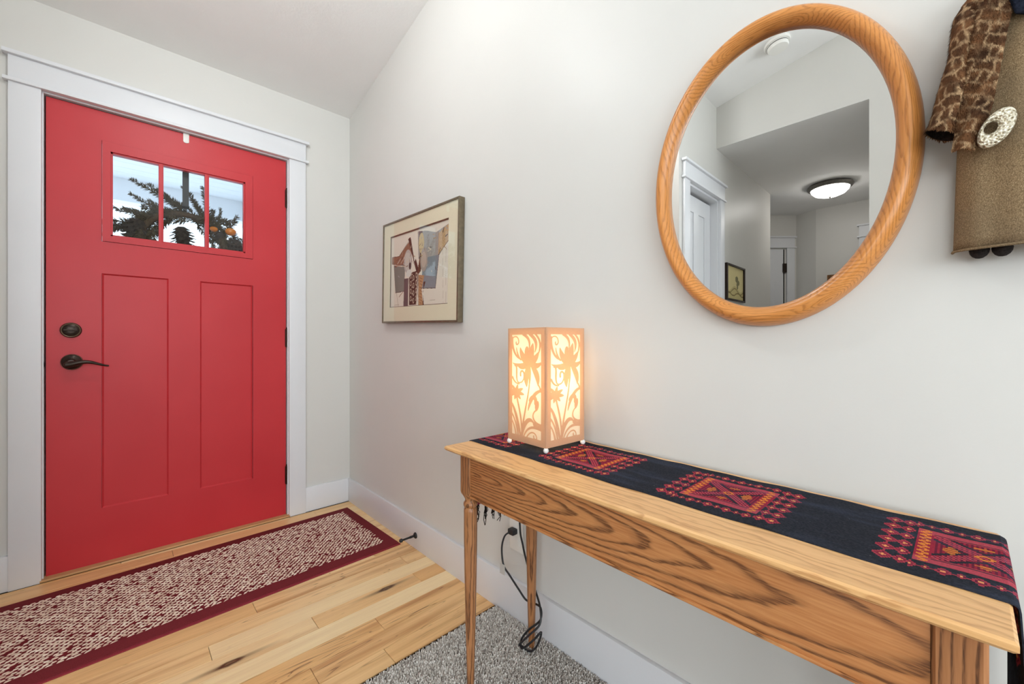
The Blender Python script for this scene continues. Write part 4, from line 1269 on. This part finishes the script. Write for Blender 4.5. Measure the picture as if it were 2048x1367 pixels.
def art():
    nx, ny = 260, 180
    img = np.zeros((ny, nx, 4), np.float32)
    gx, gy = np.meshgrid((np.arange(nx) + 0.5) / nx, (np.arange(ny) + 0.5) / ny)   # gx 0 = left, gy 0 = top
    paper_c = np.array(S(233, 221, 204)); img[:] = paper_c
    rs = np.random.RandomState(2)
    def poly(pts, c, grain=0.08, stripes=0):
        pts = np.array(pts); ins = np.zeros_like(gx, bool)
        n = len(pts)
        for i in range(n):
            (xa, ya), (xb, yb) = pts[i], pts[(i + 1) % n]
            cond = ((ya > gy) != (yb > gy))
            with np.errstate(divide='ignore', invalid='ignore'):
                xi = (xb - xa) * (gy - ya) / (yb - ya + 1e-12) + xa
            ins ^= cond & (gx < xi)
        c = np.array(c)
        img[ins] = c; img[ins, :3] *= (1 - grain + 2 * grain * rs.rand(int(ins.sum()), 1))
        if stripes:
            k = ins & (((gx * stripes) % 1.0) < 0.3); img[k, :3] *= 0.75
        return ins
    def line(p, q, wd, c):
        p, q = np.array(p), np.array(q)
        d = q - p; L2_ = (d ** 2).sum()
        t = np.clip(((gx - p[0]) * d[0] + (gy - p[1]) * d[1]) / L2_, 0, 1)
        dist = np.hypot((gx - p[0] - t * d[0]) * 1.45, gy - p[1] - t * d[1])
        img[dist < wd] = c
    def disc(cx, cy, rx, ry, c, ringw=None):
        d = np.hypot((gx - cx) / rx, (gy - cy) / ry)
        k = d < 1 if ringw is None else (d < 1) & (d > 1 - ringw)
        img[k] = c
    br, dk, gry, lt, tan, ltg = S(150, 108, 84), S(84, 58, 48), S(132, 132, 122), S(226, 208, 186), S(196, 160, 118), S(176, 170, 160)
    # sleeves
    poly([(.06, .42), (.28, .40), (.27, .79), (.10, .80)], gry, 0.05); poly([(.86, .32), (.60, .34), (.57, .78), (.80, .80)], S(138, 142, 146), 0.06)
    # shoulders
    poly([(.02, .29), (.16, .30), (.32, .16), (.40, .10), (.40, .38), (.30, .46), (.22, .42), (.10, .44), (.02, .38)], br, 0.12)
    poly([(.50, .04), (.64, .06), (.80, .12), (.99, .06), (.99, .24), (.86, .40), (.62, .40), (.52, .40)], S(168, 160, 152), 0.18)
    poly([(.84, .14), (.99, .06), (.99, .26), (.84, .40)], tan, 0.25)
    # skirts
    poly([(.27, .62), (.36, .62), (.34, 1.0), (.26, 1.0)], S(110, 92, 92), 0.1); poly([(.36, .56), (.52, .54), (.50, .985), (.36, .985)], dk, 0.08)
    poly([(.52, .60), (.62, .62), (.58, .80), (.61, 1.0), (.53, 1.0)], S(190, 144, 104), 0.2); poly([(.61, .70), (.645, .70), (.60, .82), (.62, 1.0), (.60, 1.0)], S(92, 62, 48))
    # crossed collar
    poly([(.33, .10), (.37, .08), (.54, .58), (.50, .60)], dk); poly([(.58, .05), (.52, .04), (.55, .30), (.50, .60), (.56, .56), (.60, .30)], S(112, 70, 52))
    poly([(.38, .10), (.50, .05), (.50, .34), (.45, .42)], paper_c, 0.02)
    disc(.565, .20, .045, .13, S(206, 178, 128)); disc(.33, .40, .075, .16, S(190, 178, 168)); disc(.33, .40, .055, .12, S(206, 196, 184)); disc(.61, .42, .06, .15, S(178, 160, 148)); disc(.61, .42, .04, .10, S(200, 176, 160))
    disc(.35, .56, .05, .05, S(222, 218, 208)); disc(.37, .46, .02, .05, S(70, 64, 60))
    for k in range(70):      # brush flecks on the robe
        px_, py_ = rs.uniform(.04, .97), rs.uniform(.08, .58)
        jj, ii_ = int(py_ * ny), int(px_ * nx)
        if abs(float(img[jj, ii_, 0]) - float(paper_c[0])) < 0.02: continue
        cc = [S(120, 84, 66), S(214, 196, 172), S(96, 78, 70), S(182, 150, 116), S(164, 160, 156)][k % 5]
        an = rs.uniform(0, 3.14); ln = rs.uniform(.015, .05)
        line((px_, py_), (px_ + ln * math.cos(an), py_ + ln * math.sin(an)), rs.uniform(.003, .008), cc)
    for (P_, Q_) in (((.06, .42), (.10, .80)), ((.10, .80), (.27, .79)), ((.80, .80), (.57, .78)), ((.86, .32), (.80, .80)), ((.02, .29), (.16, .30)), ((.16, .30), (.33, .14)), ((.02, .38), (.10, .44)), ((.84, .40), (.99, .25)), ((.27, .62), (.26, 1.0)), ((.52, .60), (.53, 1.0)), ((.22, .42), (.30, .46))):
        line(P_, Q_, .0035, S(88, 64, 54))
    for k in range(9): line((.54 + .006 * (k % 3), .64 + .04 * k), (.585, .66 + .04 * k), .0035, S(132, 92, 66))
    for (a, b2) in ((.20, .40), (.13, .40), (.25, .34)): line((a, b2), (a + .06, b2 - .06), .004, lt)
    line((.16, .43), (.30, .46), .004, lt); line((.04, .40), (.22, .45), .004, lt)
    for i in range(3):
        for j in range(4):
            cx, cy = .39 + i * .048, .60 + j * .10 + .03 * (i % 2)
            disc(cx, cy, .014, .036, S(214, 190, 166), 0.35); 
    for j in range(5): disc(.415, .58 + j * .085, .006, .009, lt)
    line((.50, .58), (.49, .99), .006, lt); line((.345, .60), (.345, .99), .006, lt)
    line((.12, .81), (.16, 1.0), .003, S(160, 130, 104)); line((.24, .80), (.17, .86), .005, br)
    line((.90, .30), (.92, .98), .002, S(190, 172, 150)); line((.95, .28), (.96, .98), .002, S(190, 172, 150))
    line((.08, .972), (.17, .97), .0025, S(176, 158, 140)); line((.70, .945), (.80, .94), .0025, S(176, 158, 140))
    pts = [[(xm + 0.0062, my1 - (my1 - my0) * i / nx, mz1 - (mz1 - mz0) * j / ny) for i in range(nx + 1)] for j in range(ny + 1)]
    m2 = MB(); m2.grid(pts)
    o = m2.build('print_sheet', M['print'], pic)
    at = o.data.attributes.new('print', 'FLOAT_COLOR', 'FACE'); at.data.foreach_set('color', img.reshape(-1, 4).ravel())
art()
pic.rotation_euler = (R(1.6), 0, 0)

# ------------------------------------------------------------------ small coat figure hanging at the right
def coat():
    CY = -2.705
    ct = thing('hanging_coat', 'small brown wool coat with patterned fur sleeve hanging beside the mirror', 'coat', (0.0, CY, 1.14))
    # body: open half-tube of wool
    def wool():
        m = NT('brown_wool_cloth')
        co = m.obco()
        n = m.noise(m.vmul(co, (900, 900, 520)), 1.0, 3, 0.7)
        big = m.noise(co, 9, 2)
        c = m.ramp(n, [(0.3, S(98, 80, 58)), (0.55, S(152, 128, 96)), (0.75, S(196, 174, 140))])
        c = m.mix(m.math('MULTIPLY', m.gray(big, [(0.35, 0), (0.7, 1)]), 0.35), c, S(104, 96, 84))
        m.set(c, 0.95, spec=0.1); m.bump(n, 0.8, 0.0012)
        return m.mat
    def fur():
        m = NT('patterned_fur')
        g = m.attr('gco').outputs['Vector']
        nd = m.n('ShaderNodeTexNoise'); m.link(g, nd.inputs['Vector']); nd.inputs['Scale'].default_value = 55; nd.inputs['Detail'].default_value = 2
        off = m.n('ShaderNodeVectorMath', operation='MULTIPLY_ADD'); m.link(nd.outputs['Color'], off.inputs[0]); off.inputs[1].default_value = (0.02, 0.02, 0); m.link(g, off.inputs[2])
        rot = m.n('ShaderNodeVectorRotate', rotation_type='Z_AXIS'); m.link(off.outputs[0], rot.inputs['Vector']); rot.inputs['Angle'].default_value = R(-24)
        bk = m.n('ShaderNodeTexBrick'); m.link(rot.outputs[0], bk.inputs['Vector'])
        bk.inputs['Color1'].default_value = S(84, 58, 40); bk.inputs['Color2'].default_value = S(124, 86, 56); bk.inputs['Mortar'].default_value = S(196, 160, 120)
        bk.inputs['Scale'].default_value = 24; bk.inputs['Mortar Size'].default_value = 0.085; bk.inputs['Mortar Smooth'].default_value = 1.0; bk.inputs['Brick Width'].default_value = 0.62; bk.inputs['Row Height'].default_value = 0.42
        bk.offset = 0.5; bk.squash = 0.55; bk.squash_frequency = 2
        hr = m.noise(m.vmul(g, (700, 220, 100)), 1.0, 3, 0.7)
        brk = m.noise(g, 60, 2, 0.5)
        blot = m.noise(g, 38, 2, 0.5)
        base = m.ramp(blot, [(0.3, S(72, 48, 33)), (0.5, S(112, 76, 50)), (0.7, S(150, 104, 68))])
        line = m.math('MULTIPLY', bk.outputs['Fac'], m.gray(brk, [(0.40, 0.15), (0.55, 1.0)]))
        c = m.mix(line, base, S(212, 176, 134))
        c = m.mix(m.math('MULTIPLY', m.gray(hr, [(0.35, 0), (0.65, 1)]), 0.55), c, S(60, 40, 28))
        m.set(c, 0.9, spec=0.15); m.bump(hr, 0.8, 0.002)
        return m.mat
    W, F = wool(), fur()
    def prof_w(z):    # half width of the coat at height z
        q = (z - 1.14) / 0.38
        return 0.106 - 0.010 * q - 0.030 * max(0, q - 0.72) / 0.28
    rows_ = []
    for i in range(25):
        z = 1.150 + 0.377 * i / 24
        hw = prof_w(z); row = []
        for j in range(41):
            a = math.pi * j / 40
            fold = 0.0022 * math.sin(j * 0.9 + 0.6) * (1 - 0.6 * i / 24)
            sag = -0.004 * math.sin(a) if i == 0 else 0
            row.append((-0.012 - (0.062 + fold) * math.sin(a) ** 0.7, CY + hw * math.cos(a), z + sag))
        rows_.append(row)
    m2 = MB(); m2.grid(rows_)
    o = m2.build('coat_body', W, ct, smooth=True)
    md = o.modifiers.new('cloth', 'SOLIDIFY'); md.thickness = 0.004; md.offset = -1
    MB().tube([(-0.013 - 0.062 * math.sin(math.pi * j / 30) ** 0.7, CY + 0.1062 * math.cos(math.pi * j / 30), 1.1490 - 0.004 * math.sin(math.pi * j / 30)) for j in range(31)], 0.0022, 6).build('hem', W, ct, smooth=True)
    # sleeves: loft from shoulder to open cuff
    def tufts(m2, P, Nn, G, n, rnd, L=0.006):
        nr, nc = len(P), len(P[0])
        for _ in range(n):
            i = rnd.randrange(nr - 1); j = rnd.randrange(nc - 1)
            a, b2 = rnd.random(), rnd.random()
            p = P[i][j].lerp(P[i][j + 1], b2).lerp(P[i + 1][j].lerp(P[i + 1][j + 1], b2), a)
            g = Vector(G[i][j]).lerp(Vector(G[i][j + 1]), b2).lerp(Vector(G[i + 1][j]).lerp(Vector(G[i + 1][j + 1]), b2), a)
            nn = Nn(i, j)
            d = (nn * rnd.uniform(0.35, 0.8) + Vector((0, rnd.uniform(-0.35, 0.35), -1.0 + rnd.uniform(-0.2, 0.3)))).normalized()
            w_ = d.cross(nn).normalized() * 0.0007
            ln = L * rnd.uniform(0.5, 1.0)
            m2.add([p - w_, p + w_, p + d * ln], [(0, 1, 2)], 0, [tuple(g)] * 3)
    def sleeve(sg, name, full=True):
        # (y offset from CY, z, half width, half depth, x centre)
        secs = [(0.070, 1.540, 0.020, 0.022, -0.040), (0.084, 1.512, 0.021, 0.028, -0.046), (0.0915, 1.480, 0.0185, 0.030, -0.052), (0.0965, 1.445, 0.0165, 0.028, -0.056), (0.104, 1.405, 0.0175, 0.028, -0.058), (0.111, 1.368, 0.018, 0.026, -0.058), (0.1165, 1.346, 0.0195, 0.026, -0.058), (0.119, 1.338, 0.0205, 0.026, -0.058)]
        P = []; G = []
        n = 24
        K = 5
        fine = []
        for i in range(len(secs) - 1):
            for k in range(K):
                t_ = k / K; fine.append(tuple(secs[i][q] * (1 - t_) + secs[i + 1][q] * t_ for q in range(5)))
        fine.append(secs[-1])
        for i, (dy, z, hw, hd, xc) in enumerate(fine):
            row = []; gg = []
            for j in range(n + 1):
                a = 2 * math.pi * j / n
                bump = 1 + 0.05 * math.sin(3 * a + i * 0.35)
                tilt = 0.55      # cuff plane leans outward
                yy = hw * math.cos(a) * bump
                row.append(Vector((xc - hd * math.sin(a) * bump, CY + sg * (dy + yy), z + tilt * yy)))
                gg.append((j / n * 0.14, z, 0))
            P.append(row); G.append(gg)
        m2 = MB(); m2.grid(P, g=G)
        rnd = random.Random(3)
        def Nn(i, j):
            a = 2 * math.pi * (j + 0.5) / n
            return Vector((-math.sin(a), sg * math.cos(a), 0)).normalized()
        tufts(m2, P, Nn, G, 5200, rnd)
        o = m2.build(name, F, ct, smooth=True); o['label'] = 'brown fur sleeve with tan meander lines'
        # dark lining
        m3 = MB()
        m3.grid([[(p.x + (fine[-3][4] - p.x) * 0.06, p.y + (CY + sg * fine[-3][0] - p.y) * 0.08, p.z) for p in P[r_]] for r_ in (-1, -4, -8)])
        m3.build('sleeve_lining', M['shoe'], o)
    sleeve(1, 'sleeve'); sleeve(-1, 'sleeve')
    # fur front panels
    def panel(sg):
        Pn = []; G = []
        nr, nc = 30, 14
        L = [(0.086, 1.530), (0.095, 1.480), (0.096, 1.42), (0.101, 1.36), (0.108, 1.302)]
        Rr = [(0.040, 1.528), (0.050, 1.470), (0.058, 1.41), (0.066, 1.355), (0.083, 1.297)]
        def at_(T, q):
            q *= len(T) - 1; i = min(int(q), len(T) - 2); t_ = q - i
            return (T[i][0] * (1 - t_) + T[i + 1][0] * t_, T[i][1] * (1 - t_) + T[i + 1][1] * t_)
        for i in range(nr + 1):
            q = i / nr; a, b2 = at_(L, q), at_(Rr, q); row = []; gg = []
            for j in range(nc + 1):
                t_ = j / nc
                dy = a[0] * (1 - t_) + b2[0] * t_; z = a[1] * (1 - t_) + b2[1] * t_
                x = -0.066 - 0.016 * math.sin(math.pi * min(1, t_ * 0.85 + 0.1)) - 0.006 * q + 0.003 * math.sin(t_ * 9 + q * 7)
                row.append(Vector((x, CY + sg * dy, z))); gg.append((dy * 1.15 + 0.3, z, 0))
            Pn.append(row); G.append(gg)
        m2 = MB(); m2.grid(Pn, g=G)
        # back layer for thickness
        bk = [[p + Vector((0.006, 0, 0)) for p in r_] for r_ in Pn]
        m2.grid(bk, g=G)
        for idx in (0, nc):
            m2.grid([[Pn[i][idx], bk[i][idx]] for i in range(nr + 1)], g=[[G[i][idx]] * 2 for i in range(nr + 1)])
        m2.grid([Pn[-1], bk[-1]], g=[G[-1], G[-1]])
        tufts(m2, Pn, lambda i, j: Vector((-1, 0, 0)), G, 5200, random.Random(9))
        o = m2.build('fur_panel', F, ct, smooth=True); o['label'] = 'brown fur front panel with tan meander lines'
    panel(1); panel(-1)
    # hammered ring clasp
    def hammered():
        m = NT('hammered_pewter_ring')
        v = m.n('ShaderNodeTexVoronoi'); v.inputs['Scale'].default_value = 260; m.link(m.obco(), v.inputs['Vector'])
        d = v.outputs['Distance']
        m.set(m.ramp(d, [(0.0, S(96, 78, 56)), (0.25, S(170, 154, 122)), (0.6, S(236, 228, 206))]), 0.35, 0.35)
        m.bump(d, 0.9, 0.003)
        return m.mat
    HM = hammered()
    m2 = MB()
    cy_, cz_ = -2.643, 1.320
    N = 40; rows_ = []
    ang = R(38)
    for (q, x_) in ((0.0, -0.080), (0.0, -0.084), (0.15, -0.0865), (0.5, -0.0885), (0.85, -0.0865), (1.0, -0.084), (1.0, -0.080)):
        row = []
        for k in range(N):
            a = 2 * math.pi * k / N
            ro = (0.0175 * math.cos(a), 0.032 * math.sin(a)); ri = (0.0075 * math.cos(a) + 0.006, 0.0100 * math.sin(a) - 0.002)
            yy = ri[0] * (1 - q) + ro[0] * q; zz_ = ri[1] * (1 - q) + ro[1] * q
            row.append((x_, cy_ + yy * math.cos(ang) - zz_ * math.sin(ang) * 0.7, cz_ + yy * math.sin(ang) * 0.9 + zz_ * math.cos(ang)))
        rows_.append(row)
    rows_.append(rows_[0])
    m2.grid(rows_, wrap=True)
    m2.build('ring_clasp', HM, ct, smooth=True)['label'] = 'hammered pale metal ring clasp'
    # dark collar scarf and felt feet
    m2 = MB()
    rows_ = []
    for i in range(9):
        q = i / 8; z = 1.55 - 0.085 * q; hw = 0.040 + 0.020 * (1 - q) ; row = []
        for j in range(17):
            t_ = -1 + 2 * j / 16
            row.append((-0.088 + 0.012 * t_ * t_ - 0.003 * math.sin(q * 6), CY + (hw + 0.004) * t_ , z + 0.020 * t_ * t_))
        rows_.append(row)
    m2.grid(rows_)
    o = m2.build('collar_scarf', M['scarf'], ct, smooth=True)
    md = o.modifiers.new('felt', 'SOLIDIFY'); md.thickness = 0.005
    for dy in (0.077, 0.053, -0.053, -0.077):
        MB().ball((-0.030, CY + dy, 1.147), 0.0135, 16, (1.2, 0.85, 1.0)).build('foot', M['shoe'], ct, smooth=True)
    # shoulder yoke closing the top
    m2 = MB()
    m2.tube([(-0.045, CY - 0.088, 1.528), (-0.05, CY - 0.05, 1.556), (-0.05, CY, 1.568), (-0.05, CY + 0.05, 1.556), (-0.045, CY + 0.088, 1.528)], [0.016, 0.026, 0.03, 0.026, 0.016], 14)
    m2.build('fur_yoke', F, ct, smooth=True, gco=lambda v: (v.y, v.z, 0))
coat()

# ------------------------------------------------------------------ ceiling fixtures
def dome_light(loc, r, label, em, group, normal=(0, 0, -1)):
    e = thing('ceiling_light', label, 'ceiling light', loc, group)
    MB().lathe([(r * 0.6, 0.0), (r * 1.0, 0.006), (r * 1.03, 0.016), (r * 0.97, 0.034), (r * 0.86, 0.040), (r * 0.84, 0.030)], loc, normal, 40, cap=True).build('pan', M['nickel'], e, smooth=True)
    MB().lathe([(r * 0.85, 0.036), (r * 0.82, 0.055), (r * 0.68, 0.080), (r * 0.42, 0.098), (r * 0.15, 0.105), (0.0, 0.106)], loc, normal, 40, cap=False).build('glass_dome', em, e, smooth=True)
    MB().lathe([(0.008, 0.104), (0.010, 0.110), (0.005, 0.118), (0.0, 0.119)], loc, normal, 14).build('finial', M['nickel'], e, smooth=True)
    return e
nrm = Vector((0, -SL, -1)).normalized()
EL = Vector((-0.84, -1.30, 2.45)); ec = cz(EL.y)
el = thing('pendant_light', 'white glass globe pendant hanging over the entry mat', 'ceiling light', (EL.x, EL.y, ec))
MB().lathe([(0.055, 0.0), (0.058, 0.012), (0.03, 0.026), (0.012, 0.03)], (EL.x, EL.y, ec - 0.001), (0, 0, -1), 28).build('canopy', M['nickel'], el, smooth=True)
MB().lathe([(0.006, 0.0), (0.006, ec - EL.z - 0.10)], (EL.x, EL.y, EL.z + 0.09), (0, 0, 1), 10).build('rod', M['nickel'], el, smooth=True)
MB().lathe([(0.03, 0.075), (0.034, 0.09), (0.02, 0.105), (0.008, 0.11)], tuple(EL), (0, 0, 1), 20).build('cap', M['nickel'], el, smooth=True)
MB().ball(tuple(EL), 0.085, 32).build('globe', M['dome_entry'], el, smooth=True)
dome_light((-3.6, -1.885, HZ - 0.002), 0.165, 'lit glass dome light on the hallway ceiling, reflected in the mirror', M['dome_hall'], None)
sy_ = -1.896
sd = thing('smoke_detector', 'round white smoke detector on the sloped ceiling, reflected in the mirror', 'smoke detector', (-1.86, sy_, cz(sy_)))
MB().lathe([(0.068, 0.0), (0.070, 0.010), (0.066, 0.016)], (-1.86, sy_, cz(sy_)), tuple(nrm), 32).build('base_plate', M['white_plastic'], sd, smooth=True)
MB().lathe([(0.056, 0.014), (0.056, 0.034), (0.050, 0.042), (0.0, 0.044)], (-1.86, sy_, cz(sy_)), tuple(nrm), 32).build('cover', M['white_plastic'], sd, smooth=True)
MB().lathe([(0.0565, 0.020), (0.0565, 0.024)], (-1.86, sy_, cz(sy_)), tuple(nrm), 32, cap=False).build('vent_slot', M['gap'], sd)

# ------------------------------------------------------------------ closet door, hallway details (seen in the mirror)
def white_door(name, x0, x1, z1, yf, label):
    d = shell(name, (0.5 * (x0 + x1), yf, 0), label)
    w_ = abs(x1 - x0); a, b2 = min(x0, x1), max(x0, x1)
    st = 0.10; mid = 0.5 * (a + b2)
    m2 = MB()
    for (p, q, r_, s) in ((a, a + st, 0.012, z1), (b2 - st, b2, 0.012, z1), (a + st, b2 - st, z1 - 0.11, z1), (a + st, b2 - st, 0.012, 0.2), (a + st, b2 - st, 0.92, 1.06), (mid - 0.04, mid + 0.04, 0.2, 0.92), (mid - 0.04, mid + 0.04, 1.06, z1 - 0.11)):
        m2.box((p, yf, r_), (q, yf + 0.035, s))
    m2.build('slab', M['trim'], d)
    for (p, q) in ((a + st, mid - 0.04), (mid + 0.04, b2 - st)):
        for (r_, s) in ((0.2, 0.92), (1.06, z1 - 0.11)):
            m3 = MB(); m3.box((p, yf + 0.008, r_), (q, yf + 0.03, s)); m3.build('door_panel', M['trim'], d)
    return d
white_door('door_2', CX1 + 0.016, CX0 - 0.016, 2.008, YC + 0.052, 'white closet door reflected in the mirror')
e = shell('trim_5', (0.5 * (CX0 + CX1), YC + 0.06, 0), 'white jamb of the closet door')
box('jamb', (CX1, YC, 0), (CX1 + 0.014, YC + 0.118, CZ1), M['trim'], e); box('jamb', (CX0 - 0.014, YC, 0), (CX0, YC + 0.118, CZ1), M['trim'], e)
box('head_jamb', (CX1 + 0.014, YC, CZ1 - 0.014), (CX0 - 0.014, YC + 0.118, CZ1), M['trim'], e)
box('closet_dark', (CX1 + 0.014, YC + 0.09, 1.99), (CX0 - 0.014, YC + 0.11, CZ1 - 0.014), M['gap'], e)

# diagonal hall door
dirv = (B_ - A_).normalized(); nv = Vector((dirv.y, -dirv.x))
def dbox(name, s0, s1, n0, n1, z0, z1, mat, parent, bevel=0):
    P = [A_ + dirv * s0 + nv * n0, A_ + dirv * s1 + nv * n0, A_ + dirv * s1 + nv * n1, A_ + dirv * s0 + nv * n1]
    m2 = MB(); m2.prism([(p.x, p.y) for p in P], 'z', z0, z1)
    return m2.build(name, mat, parent, bevel=bevel)
e = shell('trim_6', (A_.x, A_.y, 0), 'white casing of the angled hallway door')
dbox('casing_leg', 0.03, 0.115, 0, 0.02, 0, 2.045, M['trim'], e); dbox('casing_leg', 0.88, 0.965, 0, 0.02, 0, 2.045, M['trim'], e)
dbox('head_board', 0.03, 0.965, 0, 0.022, 2.055, 2.155, M['trim'], e); dbox('head_cap', 0.015, 0.98, 0, 0.036, 2.155, 2.17, M['trim'], e); dbox('fillet', 0.015, 0.98, 0, 0.03, 2.043, 2.056, M['trim'], e)
dd = shell('door_3', (A_.x + dirv.x * 0.4, A_.y + dirv.y * 0.4, 0), 'white door in the angled hallway wall')
dbox('slab', 0.15, 0.86, 0.001, 0.008, 0.01, 2.03, M['trim'], dd)
for (s0, s1) in ((0.25, 0.46), (0.55, 0.76)):
    for (z0_, z1_) in ((0.2, 0.92), (1.06, 1.92)):
        dbox('door_panel', s0, s1, 0.008, 0.011, z0_, z1_, M['trim'], dd, 0.001)
dbox('gap', 0.135, 0.15, 0.0005, 0.004, 0.01, 2.03, M['gap'], dd)
for zc in (1.82, 1.02, 0.24):
    dbox('hinge', 0.12, 0.158, 0.004, 0.022, zc - 0.05, zc + 0.05, M['bronze'], dd)
# end-wall casing
e = shell('trim_7', (-4.34, -2.1, 0), 'white door casing at the end of the hallway')
box('head_board', (-4.35, YJ, 2.055), (-4.328, -2.005, 2.155), M['trim'], e); box('head_cap', (-4.35, YJ, 2.155), (-4.314, -1.99, 2.17), M['trim'], e); box('fillet', (-4.35, YJ, 2.043), (-4.32, -1.99, 2.056), M['trim'], e)
box('casing_leg', (-4.35, -2.09, 0), (-4.33, -2.005, 2.045), M['trim'], e)
d4 = shell('door_4', (-4.34, -2.19, 0), 'white door at the end of the hallway')
box('slab', (-4.35, YJ, 0.01), (-4.343, -2.09, 2.04), M['trim'], d4)
# wooden plaque
pq = thing('wooden_plaque', 'brown wooden plaque on the hallway end wall, at the mirror lower rim', 'plaque', (-4.335, -1.86, 1.5))
m2 = MB().box((-4.3495, -1.97, 1.32), (-4.325, -1.75, 1.697)); m2.build('board', M['wood_brown'], pq, bevel=0.004, gco=lambda v: (v.z, v.y + 1.7, v.x + 4.5))
m2 = MB().box((-4.325, -1.945, 1.345), (-4.321, -1.775, 1.672)); m2.build('inset', M['wood_brown'], pq, bevel=0.002, gco=lambda v: (v.z + 2, v.y + 1.9, v.x + 4.6))
# small hallway print
hp = thing('hallway_print', 'small dark-framed yellowish print on the hallway wall, reflected in the mirror', 'picture', (-2.51, YC, 1.46))
hx0, hx1, hz0, hz1 = -2.715, -2.305, 1.32, 1.60
for lo, hi in (((hx0, YC - 0.02, hz0), (hx0 + 0.022, YC - 0.001, hz1)), ((hx1 - 0.022, YC - 0.02, hz0), (hx1, YC - 0.001, hz1)), ((hx0 + 0.022, YC - 0.02, hz0), (hx1 - 0.022, YC - 0.001, hz0 + 0.014)), ((hx0 + 0.022, YC - 0.02, hz1 - 0.014), (hx1 - 0.022, YC - 0.001, hz1))):
    box('frame_bar', lo, hi, M['bronze'], hp, bevel=0.001)
def hall_art():
    nx, ny = 60, 50
    img = np.zeros((ny, nx, 4), np.float32); img[:] = S(226, 212, 158)
    gx, gy = np.meshgrid((np.arange(nx) + .5) / nx, (np.arange(ny) + .5) / ny)
    hill = gy > 0.66 + 0.08 * np.sin(gx * 9); img[hill] = S(206, 192, 138)
    k = np.abs(gy - (0.74 + 0.08 * np.sin(gx * 9))) < 0.02; img[k] = S(150, 134, 92)
    k = np.abs(gy - (0.84 + 0.05 * np.sin(gx * 11 + 1))) < 0.02; img[k] = S(140, 124, 84)
    for (cx, cy, rx, ry) in ((.36, .52, .05, .16), (.40, .36, .09, .10), (.30, .46, .07, .08)):
        k = np.hypot((gx - cx) / rx, (gy - cy) / ry) < 1; img[k] = S(134, 128, 96)
    m2 = MB(); m2.grid([[(hx1 - 0.022 - (hx1 - hx0 - 0.044) * (1 - i / nx), YC - 0.008, hz1 - 0.014 - (hz1 - hz0 - 0.028) * j / ny) for i in range(nx + 1)] for j in range(ny + 1)])
    o = m2.build('print_sheet', M['print'], hp)
    at = o.data.attributes.new('print', 'FLOAT_COLOR', 'FACE'); at.data.foreach_set('color', img.reshape(-1, 4).ravel())
hall_art()
